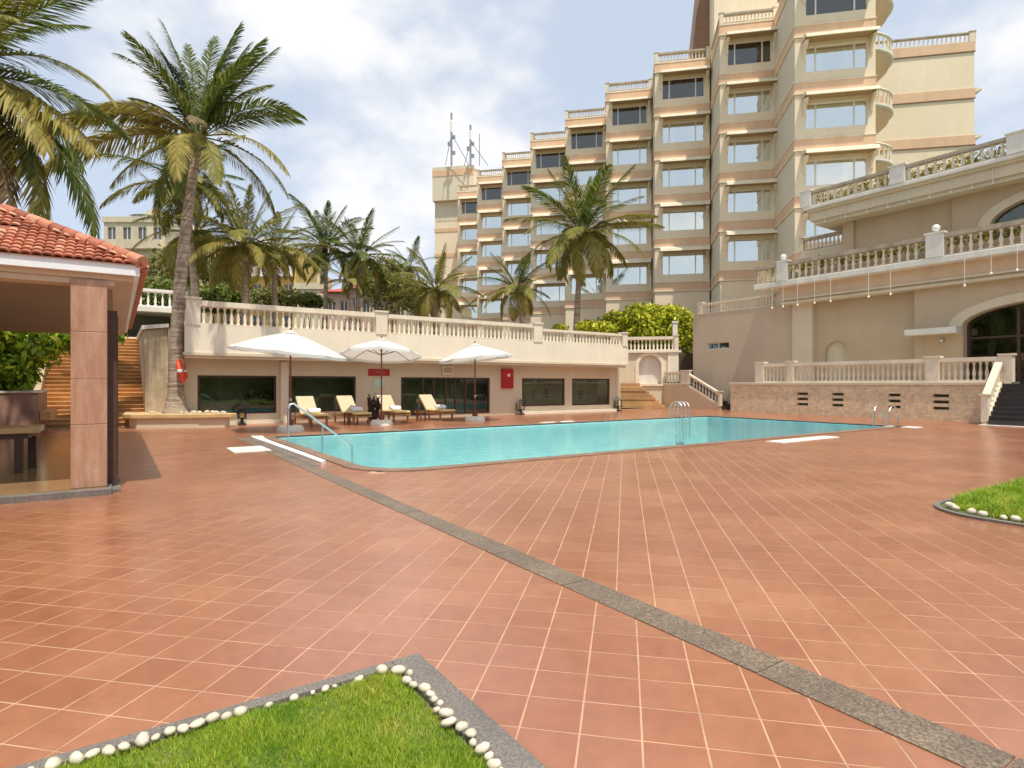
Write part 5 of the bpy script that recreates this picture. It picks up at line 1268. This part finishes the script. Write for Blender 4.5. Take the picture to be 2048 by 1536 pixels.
# aqua pots behind the first window
for px, lab in ((505, 'aqua glazed pot behind the first clubhouse window, left of the pair'), (536, 'aqua glazed pot behind the first clubhouse window, right of the pair')):
    u, v = onv(px, 27.2), 27.2; t = thing('plant_pot', lab, 'pot', (u, v, .1), 'aqua pots inside the clubhouse')
    mb = MB().mat(M['aqua_pot']); mb.lathe((u, v, .1), [(.16, 0), (.2, .3), (.24, .62), (.27, .65), (.24, .66)], 14); mb.build('pot', t, True)
    leafmass('foliage', [(u, v, 1.0, .3, .3, .35)], 120, .11, M['tree_green'], int(px), t)
# lifebuoy hung at the clubhouse corner
lc = Vector((onv(364, 25.65), 25.65, 0)); lc.z = EYE + (768 - 742) / FPX * (lc.x * FX + 25.65 * FY)
t = thing('lifebuoy', 'orange lifebuoy hanging edge-on beside the palm trunk at the clubhouse corner', 'lifebuoy', lc)
ax = Vector(cam2w(.955, .30) + (.18,)).normalized(); e1 = ax.cross(Vector((0, 0, 1))).normalized(); e2 = ax.cross(e1)
def torus(R, r, a0=0, a1=2 * math.pi, n=28, m=10):
    mb = MB().mat(M['orange_ring']); P = [lc + (e1 * math.cos(a0 + (a1 - a0) * i / n) + e2 * math.sin(a0 + (a1 - a0) * i / n)) * R for i in range(n + 1)]
    mb.tube(P, r, m, a1 - a0 < 6.2); return mb
torus(.37, .10).build('ring', t, True)
for k in range(4):
    mb = torus(.37, .106, k * math.pi / 2 - .13, k * math.pi / 2 + .13, 4); mb.mats = [M['white_paint']]; mb.build('band', t, True)
mb = MB().mat(M['grey_metal']); mb.tube([lc + Vector((0, 0, .3)), lc + Vector((-.3, .35, .45))], .02, 6); mb.build('hook', t)

# steel handrail down into the pool
HV = 16.55
t = thing('pool_handrail', 'polished steel handrail sloping into the near end of the pool', 'handrail', (3.92, HV, 0))
u1, zA = onv(587, HV, 807); u2, zB = onv(700, HV, 889); um = onv(645, HV); zm = zA + (zB - zA) * (um - u1) / (u2 - u1)
mb = MB().mat(M['chrome']); mb.tube([(u1 - .14, HV, zA - .14), (u1 - .10, HV, zA - .03), (u1, HV, zA), (um, HV, zm), (u2, HV, zB), (u2 + .06, HV, zB - .06), (u2 + .06, HV, -1.0)], .028, 10); mb.build('rail', t, True)
mb = MB().mat(M['chrome']); mb.tube([(u1 - .14, HV, zA - .12), (u1 - .14, HV, .02)], .026, 10); mb.build('post', t, True)
mb = MB().mat(M['chrome']); mb.tube([(um, HV, zm - .03), (um, HV, -.9)], .026, 10); mb.build('post', t, True)
mb = MB().mat(M['chrome']); mb.lathe((u1 - .14, HV, .028), [(.07, 0), (.07, .02), (.03, .03)], 14); mb.build('flange', t, True)
def ladder(x, y, dx, dy, lab, extra=False):
    t = thing('pool_ladder', lab, 'ladder', (x, y, 0))
    sx, sy = -dy, dx
    for k in ((-1, 0, 1) if extra else (-1, 1)):
        cx_, cy_ = x + sx * .27 * k, y + sy * .27 * k; P = [(cx_ - dx * .42, cy_ - dy * .42, .02)]
        for i in range(9):
            an = math.pi * i / 8; P.append((cx_ - dx * .36 + dx * (.36 * (1 - math.cos(an))), cy_ - dy * .36 + dy * (.36 * (1 - math.cos(an))), .45 + .34 * math.sin(an)))
        P.append((cx_ + dx * .38, cy_ + dy * .38, -1.0))
        mb = MB().mat(M['chrome']); mb.tube(P, .03, 8); mb.build('rail', t, True)
    for z in (-.25, -.5, -.75):
        mb = MB().mat(M['chrome']); mb.cbox((x + dx * .38, y + dy * .38, z), (sx, sy, 0), (dx, dy, 0), (0, 0, 1), .27, .05, .015); mb.build('rung', t)
ladder(22.9, PV1 - .05, 0, -1, 'steel pool ladder at the far edge near the side stair', True)
ladder(PU1 + .05, 10.85, -1, 0, 'steel pool ladder at the right end of the pool, in front of the slot vents')
# white hatch covers set on the deck
for (px, py, su, sv, lab) in ((497, 899, .42, .62, 'white square hatch cover on the deck left of the pool'), (1608, 879, 1.55, .26, 'long white cover plate on the deck along the near pool edge'), (1806, 854, .35, .55, 'small white plate at the right corner of the pool')):
    Y = EYE * FPX / (py - 768); u, v = cam2w((px - 1024) / FPX * Y, Y); t = thing('hatch_cover', lab, 'cover', (u, v, 0), 'white covers set in the deck')
    mb = MB().mat(M['white_paint'])
    mb.box(u - su, u + su, v - sv, v + sv, -.01, .014); mb.build('frame', t)
    for k in range(4):
        w = (su * 2 - .06) / 4; mb = MB().mat(M['white_stone']); mb.box(u - su + .03 + w * k + .008, u - su + .03 + w * (k + 1) - .008, v - sv + .04, v + sv - .04, .0141, .022); mb.build('panel', t)
for k, px in enumerate((1100, 1128)):
    u = onv(px, 20.0); o = MB().mat(M['white_paint']); o.box(u - .55, u + .45, 19.75, 20.05, -.01, .016)
    props(o.build('cover_strip'), 'thin white strip on the deck beyond the far pool edge, %s half' % ('left' if k == 0 else 'right'), 'cover', 'white strips beyond the pool')

# ============================================================ PALMS
FR = {}
def frond_mesh(bend, col_, seed):
    k = (bend, col_, seed)
    if k in FR: return FR[k]
    r = random.Random(seed * 31 + bend); mb = MB().mat(M[col_]); N = 16; pts = [Vector((0, 0, 0))]; B = math.radians(bend)
    for i in range(N):
        s = (i + .5) / N; an = -B * s ** 1.25; pts.append(pts[-1] + Vector((math.cos(an), 0, math.sin(an))) / N)
    mb.tube(pts, [.0085 * (1 - .8 * i / N) for i in range(N + 1)], 4, False)
    nl = 108
    for i in range(nl):
        s = .13 + .87 * i / (nl - 1); f = min(s * N, N - .001); j = int(f); p = pts[j].lerp(pts[j + 1], f - j); an = -B * s ** 1.25
        T = Vector((math.cos(an), 0, math.sin(an))); Nn = Vector((-math.sin(an), 0, math.cos(an)))
        L = (.235 if col_ == 'frond_green' else .205) * (math.sin(math.pi * (.16 + .80 * s)) ** .65) * r.uniform(.82, 1.1)
        for sd in (-1, 1):
            if r.random() < .05: continue
            fw = math.radians(28 + 34 * s + r.uniform(-9, 9)); lift = r.uniform(-.05, .32) * (1 - s)
            D = (Vector((0, sd, 0)) * math.cos(fw) + T * math.sin(fw) + Nn * (lift - .1)).normalized()
            down = Vector((0, 0, -1)) * r.uniform(.3, .75) * (1.5 if col_ != 'frond_green' else 1.0); w = .0050 * r.uniform(.8, 1.25)
            W = D.cross(Vector((0, 0, 1)) + T * .7).normalized() * w
            m = p + D * L * .5 + down * L * .10; e = p + D * L * .86 + down * L * .42
            mb.add([p - W * .6, p + W * .6, m + W, m - W, e], [(0, 1, 2, 3), (3, 2, 4)])
    FR[k] = mb.mesh('frond'); return FR[k]
def palm(label, foot, crown, L, nf=20, seed=0, cols=('frond_green', 'frond_olive', 'frond_yellow'), r0=.26, explicit=None, trunk=True, group='coconut palms', lean=None, emin=-42, age=0.35):
    rr = random.Random(seed); foot, crown = Vector(foot), Vector(crown)
    t = thing('palm_tree', label, 'palm tree', foot, group)
    if trunk:
        mid = foot.lerp(crown, .5) + (Vector(lean) if lean else Vector((rr.uniform(-.25, .25), rr.uniform(-.2, .2), 0)))
        P = []; R = []; n = max(14, int((crown - foot).length / .22))
        for i in range(n + 1):
            s = i / n; P.append(foot * (1 - s) ** 2 + mid * 2 * s * (1 - s) + crown * s ** 2)
            R.append((r0 * (1 - .52 * s ** .7) + r0 * .75 * max(0, 1 - s * 9) ** 2) * (1 + .06 * (i % 2)))
        mb = MB().mat(M['bark']); mb.tube(P, R, 12); mb.build('trunk', t, True)
    mb = MB().mat(M['frond_dry'])
    for k in range(26):
        an = rr.uniform(0, 6.28); d = Vector((math.cos(an), math.sin(an), 0)); q = crown + Vector((0, 0, rr.uniform(-.45, .1)))
        mb.add([q + d * .1, q + d * .1 + Vector((-d.y, d.x, 0)) * .14, q + d * .38 + Vector((0, 0, rr.uniform(-.5, .25)))], [(0, 1, 2)])
    mb.lathe(crown + Vector((0, 0, -.45)), [(r0 * .55, 0), (r0 * .95, .25), (r0 * .8, .5), (.05, .75)], 9); mb.build('crown_shaft', t)
    if rr.random() < .8:
        for k in range(5):
            an = rr.uniform(0, 6.28); q = crown + Vector((math.cos(an) * .3, math.sin(an) * .3, -.45 + rr.uniform(-.12, .1)))
            mb = MB().mat(M['tree_olive']); mb.lathe(q, [(.01, -.14), (.1, -.08), (.13, .02), (.09, .11), (.02, .15)], 8); mb.build('coconut', t, True)
    jobs = []
    if explicit:
        for (az, e, bend, ll, c) in explicit:
            d = cam2w(math.cos(math.radians(az)), math.sin(math.radians(az))); jobs.append((math.atan2(d[1], d[0]), e, bend, ll, c))
    for i in range(nf if not explicit else max(0, nf - 99)):
        s = (i + .5) / nf; az = i * 2.399963 + rr.uniform(-.25, .25); e = 84 - (84 - emin) * s ** .85 + rr.uniform(-7, 7)
        bend = (18, 38, 60, 85)[min(3, int(s * 3.4 + rr.uniform(0, .8)))]
        c = cols[0] if s < 1 - age - .25 + rr.uniform(-.15, .15) else (cols[1] if s < 1 - age + .1 + rr.uniform(-.15, .15) else cols[2])
        jobs.append((az, e, bend, rr.uniform(.82, 1.08) * (.85 if s < .15 else (.74 if s > .72 else 1)), c))
    for (az, e, bend, ll, c) in jobs:
        me = frond_mesh(int(bend), c, rr.randint(0, 2)); s_ = L * ll
        d = Vector((math.cos(az), math.sin(az), 0)) * .12
        o = link('frond', me, t, crown + d + Vector((0, 0, .12))); o.rotation_euler = (rr.uniform(-.35, .35), -math.radians(e), az); o.scale = (s_, s_, s_)
    return t
G_, O_, Y_, D_ = 'frond_green', 'frond_olive', 'frond_yellow', 'frond_dry'
# the big palm by the clubhouse corner
f1 = (onv(352, 25.9), 25.9, .4); c1 = atd(398, 280, 22.6)
ex = [(174, 30, 60, 1.42, Y_), (178, 10, 60, 1.32, Y_), (182, 34, 85, 1.3, O_), (215, 35, 85, .8, Y_), (205, -25, 38, .8, O_), (150, -20, 38, .8, G_), (280, -15, 60, .9, Y_), (345, 2, 60, 1.0, Y_), (8, -8, 60, .9, O_), (5, 46, 85, .98, G_), (15, 38, 60, .86, G_),
      (8, 62, 18, 1.0, G_), (20, 70, 18, 1.02, G_), (0, 80, 18, 1.0, G_), (90, 83, 18, 1.05, G_), (180, 82, 18, 1.0, G_), (176, 72, 18, 1.02, G_), (178, 62, 38, 1.1, G_), (90, 60, 38, .95, G_), (60, 65, 38, .95, G_), (120, 62, 38, .95, G_), (75, 78, 18, .95, G_), (30, 76, 18, .98, G_),
      (150, 76, 18, 1.0, G_), (330, 60, 38, .8, G_), (230, 64, 38, .8, G_), (168, 48, 38, .75, O_), (235, -20, 38, .8, O_), (310, -25, 38, .85, O_), (40, -15, 60, .85, O_), (130, 5, 60, .85, G_), (300, 15, 60, .6, D_), (100, 74, 38, 1.0, G_), (10, 76, 38, .95, G_), (170, 77, 38, .98, G_), (350, 72, 38, .9, G_), (190, 70, 38, .9, G_), (60, 82, 18, 1.0, G_), (140, 80, 18, .95, G_)]
palm('tall leaning coconut palm in front of the clubhouse corner, beside the pavilion', f1, c1, 4.6, 38, 2, explicit=ex, r0=.30, lean=(-.45, .1, 0))
# palm beyond the left edge
c2_ = atd(-105, 150, 15.0); f2 = cam2w(-14.6, 15.5)
ex = [(5, 30, 85, 1.0, O_), (350, -2, 38, 1.12, G_), (345, -12, 38, 1.25, Y_), (335, -8, 60, 1.15, Y_), (320, -15, 60, 1.0, D_), (0, -25, 60, 1.0, G_), (300, -35, 60, 1.05, O_), (20, 55, 38, 1.0, G_), (60, 60, 38, 1, G_), (100, 72, 18, 1, G_), (30, 10, 60, 1, G_), (350, 48, 38, .9, O_),
      (0, 62, 60, .9, O_), (355, -35, 60, .95, G_), (10, -40, 38, .9, D_), (330, 30, 60, .9, O_), (180, 30, 60, 1, G_), (230, 40, 60, 1, G_), (150, 50, 60, 1, G_), (270, 10, 60, .8, O_), (10, -12, 60, .9, G_), (352, -30, 60, 1.25, O_), (5, -24, 60, 1.3, G_), (340, -42, 38, 1.15, D_)]
palm('coconut palm reaching in from beyond the left edge over the pavilion roof', (f2[0], f2[1], 0), c2_, 4.2, 24, 5, explicit=ex, r0=.27)
# palms on the raised ground
UP = 3.85
def upalm(label, pxf, pxc, pyc, Y, L, nf, seed, **kw):
    fx, fy = cam2w((pxf - 1024) / FPX * Y, Y); c = atd(pxc, pyc, Y); return palm(label, (fx, fy, UP), c, L, nf, seed, **kw)
upalm('yellow-green palm behind the left part of the roof terrace', 490, 492, 492, 34, 4.6, 32, 11, age=.5, cols=(O_, O_, Y_))
upalm('palm with dark hanging crown behind the tall leaning palm trunk', 400, 372, 372, 33, 4.2, 28, 12, age=.3)
upalm('palm with brown bent trunk right of the yellow-green palm', 553, 550, 500, 38, 3.6, 24, 13, age=.35)
upalm('low palm behind the tall leaning palm trunk, with yellow fronds', 385, 388, 470, 36, 4.2, 26, 14, age=.55, cols=(O_, O_, Y_))
upalm('dark green palm with upright spear frond left of the twin palms', 645, 650, 495, 46, 4.5, 26, 15, age=.1, emin=-30)
upalm('dark green palm, right one of the twin palms behind the terrace', 716, 718, 515, 44, 4.2, 28, 16, age=.15)
upalm('short yellowish palm in front of the red roofed house', 712, 700, 566, 42, 2.2, 14, 17, age=.6, cols=(O_, Y_, Y_))
upalm('small distant palm against the sky left of the hotel', 818, 820, 535, 60, 3.2, 16, 18, age=.2)
upalm('palm in front of the left end of the hotel', 868, 872, 582, 42, 3.9, 28, 19, age=.35, cols=(O_, O_, Y_))
upalm('short spreading palm in front of the middle hotel bays', 1050, 1035, 580, 42, 3.7, 26, 20, age=.4)
upalm('large palm with straight trunk in front of the hotel centre', 1152, 1165, 468, 43, 5.9, 36, 21, age=.35, r0=.30)

# ============================================================ SHRUBS, HEDGES, TREES
def blob(px, py, Y, rx, ry, rz):
    p = atd(px, py, Y); return (p.x, p.y, p.z, rx, ry, rz)
h = thing('hedge', 'large lime green flowering shrub mass above the niche wall', 'shrub', tuple(atd(1290, 760, 45.5)[:2]) + (UP,))
bl = [blob(1235, 648, 46, 1.7, 1.7, 1.0), blob(1285, 640, 45.5, 2.1, 1.9, 1.25), blob(1335, 636, 45.5, 1.8, 1.8, 1.0), blob(1300, 665, 44.8, 1.8, 1.3, 1.4), blob(1372, 652, 45, 1.0, 1.2, 1.0), blob(1260, 672, 46, 2.0, 1.8, 1.4), blob(1340, 672, 45, 1.3, 1.2, 1.4), blob(1373, 676, 44.5, .55, .7, 1.3)]
leafmass('foliage', bl, 15000, .17, M['hedge_lime'], 9, h); stems(h, bl[:4], UP, .06, 10, 3)
h = thing('low_shrub', 'low row of lime shrubs behind the end of the roof terrace balustrade', 'shrub', tuple(atd(1140, 660, 41)[:2]) + (UP,))
bl = [blob(1120, 657, 41, .6, .6, .35), blob(1180, 655, 41, 1.1, .8, .6), blob(1210, 657, 41, .8, .8, .5)]
leafmass('foliage', bl, 1500, .14, M['hedge_lime'], 10, h); stems(h, bl, UP, .03, 8, 4)
for i, (x0_, x1_, uz, nm) in enumerate(((-3, 19.8, 0, 'trailing yellow-green creeper behind the lower balcony balustrade'), (-3, 18.0, 1, 'yellow-green planting behind the upper roof balustrade'))):
    uu, zz_ = (BU + .75, 8.32) if i == 0 else (33.9, 12.25)
    h = thing('creeper', nm, 'plant', (uu, 8, zz_ - .5)); bl = [(uu, x0_ + (x1_ - x0_) * k / 22, zz_ + rnd.uniform(-.05, .1), .42, .75, .42) for k in range(23)]
    leafmass('foliage', bl, 6500, .08, M['creeper'], 30 + i, h)
    mb = MB().mat(M['plaster_tan']); mb.box(uu - .3, uu + .5, x0_, x1_, zz_ - (.74 if i == 0 else .37), zz_ - .3); mb.build('trough', h)
shr = [(700, 0), (322, 600, 35, 1.2, 'frond_olive')]
def bush(label, px, py, Y, rx, rz, n, mat, seed, sz=.16, cat='bush'):
    h = thing('bush', label, cat, tuple(atd(px, py, Y)[:2]) + (UP,)); r = random.Random(seed)
    p = atd(px, py, Y); bl = [(p.x + r.uniform(-.5, .5) * rx, p.y + r.uniform(-.3, .3) * rx, p.z + r.uniform(-.35, .35) * rz, rx * r.uniform(.45, .65), rx * .5, rz * r.uniform(.5, .7)) for _ in range(6)]
    leafmass('foliage', bl, n, sz, M[mat], seed, h); stems(h, bl[:3], UP - .1, .05, 6, seed)
bush('dark green bush behind the upper left balustrade', 300, 585, 40, 2.4, 1.6, 2600, 'tree_green', 41)
bush('leafy bush left of the yellow building', 440, 590, 42, 2.6, 1.5, 2600, 'tree_green', 42)
bush('broad bush behind the parasol above the terrace rail', 560, 596, 45, 2.6, 1.1, 2200, 'tree_olive', 43)
bush('reddish brown shrub left of the hotel', 800, 590, 50, 3.4, 2.0, 3000, 'tree_olive', 44)
bush('green shrub under the small distant palm', 775, 560, 52, 3.0, 2.0, 3000, 'tree_green', 45)
bush('low bush by the houses behind the terrace', 620, 602, 48, 1.8, .8, 1400, 'tree_green', 46)
def tree(label, px, pyt, Y, R, seed, mat='tree_green', n=5200):
    r = random.Random(seed); p = atd(px, pyt, Y); base = (p.x, p.y, UP); t = thing('tree', label, 'tree', base)
    zc = p.z - R; mb = MB().mat(M['bark'])
    mb.tube([base, (p.x + .2, p.y, (UP + zc) / 2), (p.x, p.y, zc)], [.28, .2, .14], 8)
    for k in range(6):
        an = r.uniform(0, 6.28); mb.tube([(p.x, p.y, zc - R * .5), (p.x + math.cos(an) * R * .5, p.y + math.sin(an) * R * .5, zc + r.uniform(-.2, .5) * R)], [.12, .03], 6)
    mb.build('trunk', t)
    bl = [(p.x + math.cos(a_) * R * r.uniform(.2, .62), p.y + math.sin(a_) * R * r.uniform(.2, .6), zc + r.uniform(-.45, .6) * R, R * r.uniform(.32, .48), R * r.uniform(.3, .45), R * r.uniform(.25, .4)) for a_ in [k * .9 for k in range(9)]]
    leafmass('crown', bl, n, .19, M[mat], seed, t, inner=.4)
tree('broad leafy tree behind the low palm with yellow fronds', 330, 455, 48, 4.0, 61, 'tree_olive', 2800)
tree('round green tree between the palms behind the terrace', 455, 500, 50, 3.2, 62, 'tree_green', 2600)
tree('dark tree right of the twin palms', 768, 505, 62, 3.4, 63, 'tree_olive', 2200)
tree('rounded tree left of the hotel', 838, 548, 66, 3.0, 64, 'tree_green', 2000)

# ============================================================ FAR BUILDINGS
def block(label, px0, px1, ytop, Y, mat, floors, cols_, depth=12, band=None, balc=True, roof=None, cat='building', name='apartment_building', g0=UP):
    a = atd(px0, ytop, Y); b = atd(px1, ytop, Y); W = (b - a).length; H = a.z - g0
    ux = Vector((RX, RY, 0)); uy = Vector((FX, FY, 0)); o0 = Vector((a.x, a.y, g0))
    T = lambda x, y, z: tuple(o0 + ux * x + uy * y + Vector((0, 0, z)))
    t = thing(name, label, cat, tuple(o0)); ops = []; fh = H / floors; cw = W / cols_
    for f in range(floors):
        for c in range(cols_): ops.append((c * cw + cw * .24, c * cw + cw * .76, f * fh + fh * .32, f * fh + fh * .78))
    mb = MB(T).mat(M[mat]); facade(mb, lambda s, z, d: (s, d, z), 0, W, 0, H, ops, .3)
    mb.quad((0, 0, 0), (0, depth, 0), (0, depth, H), (0, 0, H)); mb.quad((W, 0, 0), (W, depth, 0), (W, depth, H), (W, 0, H)); mb.quad((0, 0, H), (W, 0, H), (W, depth, H), (0, depth, H)); mb.quad((0, depth, 0), (W, depth, 0), (W, depth, H), (0, depth, H))
    mb.build('wall', t)
    for (x0, x1, z0, z1) in ops:
        w_ = MB(T).mat(M['white_frame']); w_.box(x0 + .02, x1 - .02, .12, .18, z1 - .1, z1 - .02); w_.box(x0 + .02, x1 - .02, .12, .18, z0 + .02, z0 + .1); w_.box((x0 + x1) / 2 - .05, (x0 + x1) / 2 + .05, .12, .18, z0 + .1, z1 - .1); wf = w_.build('window', t)
        w_ = MB(T).mat(M['far_window']); w_.quad((x0, .2, z0), (x1, .2, z0), (x1, .2, z1), (x0, .2, z1)); w_.build('pane', wf)
    if balc:
        for f in range(1, floors):
            mb = MB(T).mat(M[band or mat]); mb.box(cw * .1, W - cw * .1, -1.0, -.003, f * fh - .02, f * fh + .14); mb.box(cw * .1, W - cw * .1, -1.0, -.92, f * fh + .14, f * fh + fh * .3); mb.build('balcony', t)
    if roof:
        mb = MB(T).mat(M['red_roof']); q = W * .5; mb.add([(-.6, -.8, H), (W + .6, -.8, H), (W + .6, depth, H), (-.6, depth, H), (W * .3, depth * .5, H + roof), (W * .7, depth * .5, H + roof)], [(0, 1, 5, 4), (1, 2, 5), (2, 3, 4, 5), (3, 0, 4), (0, 3, 2, 1)]); mb.build('roof', t)
    else:
        mb = MB(T).mat(M[band or mat]); mb.box(-.15, W + .15, -.2, .1, H - .35, H + .45); mb.box(W * .55, W * .75, 2, 6, H + .0, H + 2.0); mb.build('parapet', t)
    return t
block('pale cream apartment block with long balconies beyond the pavilion roof', 208, 330, 440, 85, 'cream_wall', 5, 4, band='cream_wall')
block('taller cream block half hidden by the palms', 332, 405, 470, 92, 'cream_wall', 4, 3)
block('yellow building with white balconies between the palm trunks', 405, 592, 492, 95, 'yellow_wall', 4, 6, band='white_paint')
block('small cream house with dark door beyond the terrace', 592, 650, 573, 75, 'cream_wall', 2, 2, balc=False)
block('pinkish house with sloping roof behind the twin palms', 652, 700, 585, 72, 'pink_wall', 2, 2, balc=False, roof=1.6)
block('white and pink house with red tiled roof behind the palms', 700, 765, 578, 70, 'pink_wall', 2, 3, balc=False, roof=2.0)
block('low cream building left of the hotel foot', 766, 860, 592, 78, 'cream_wall', 2, 4, balc=False)
p = atd(578, 640, 110); t = thing('ringed_tower', 'slim white tower ringed with many thin fins behind the palm trunk', 'tower', (p.x, p.y, UP))
mb = MB().mat(M['tower_white']); H = atd(578, 535, 110).z - UP; mb.lathe((p.x, p.y, UP), [(2.3, 0), (2.2, H * .7), (1.7, H)], 20); mb.build('shaft', t, True)
mb = MB().mat(M['tower_white'])
for k in range(16): mb.lathe((p.x, p.y, UP + H * .30 + k * H * .043), [(2.2, 0), (3.1, .08), (3.1, .2), (2.2, .28)], 20)
o = mb.build('fins', t, True); o['kind'] = 'stuff'

# greenery on the far side of the garden, behind the viewer: what the windows mirror
rg = random.Random(12)
gb = []
for k in range(26): gb.append((-34 + k * 3.4 + rg.uniform(-1, 1), -22 + rg.uniform(-2, 2), 2.8 + rg.uniform(-.4, 1.2), 2.8, 2.2, 3.2 + rg.uniform(0, 1.6)))
for k in range(22): gb.append((-30 + rg.uniform(-2, 2), -18 + k * 3.6, 7, 2.6, 3.2, 8.5))
o = leafmass('tree_belt', gb, 60000, .55, M['tree_green'], 77, None, inner=.2); props(o, 'dense belt of trees closing the garden behind the viewer', 'trees', kind='stuff')
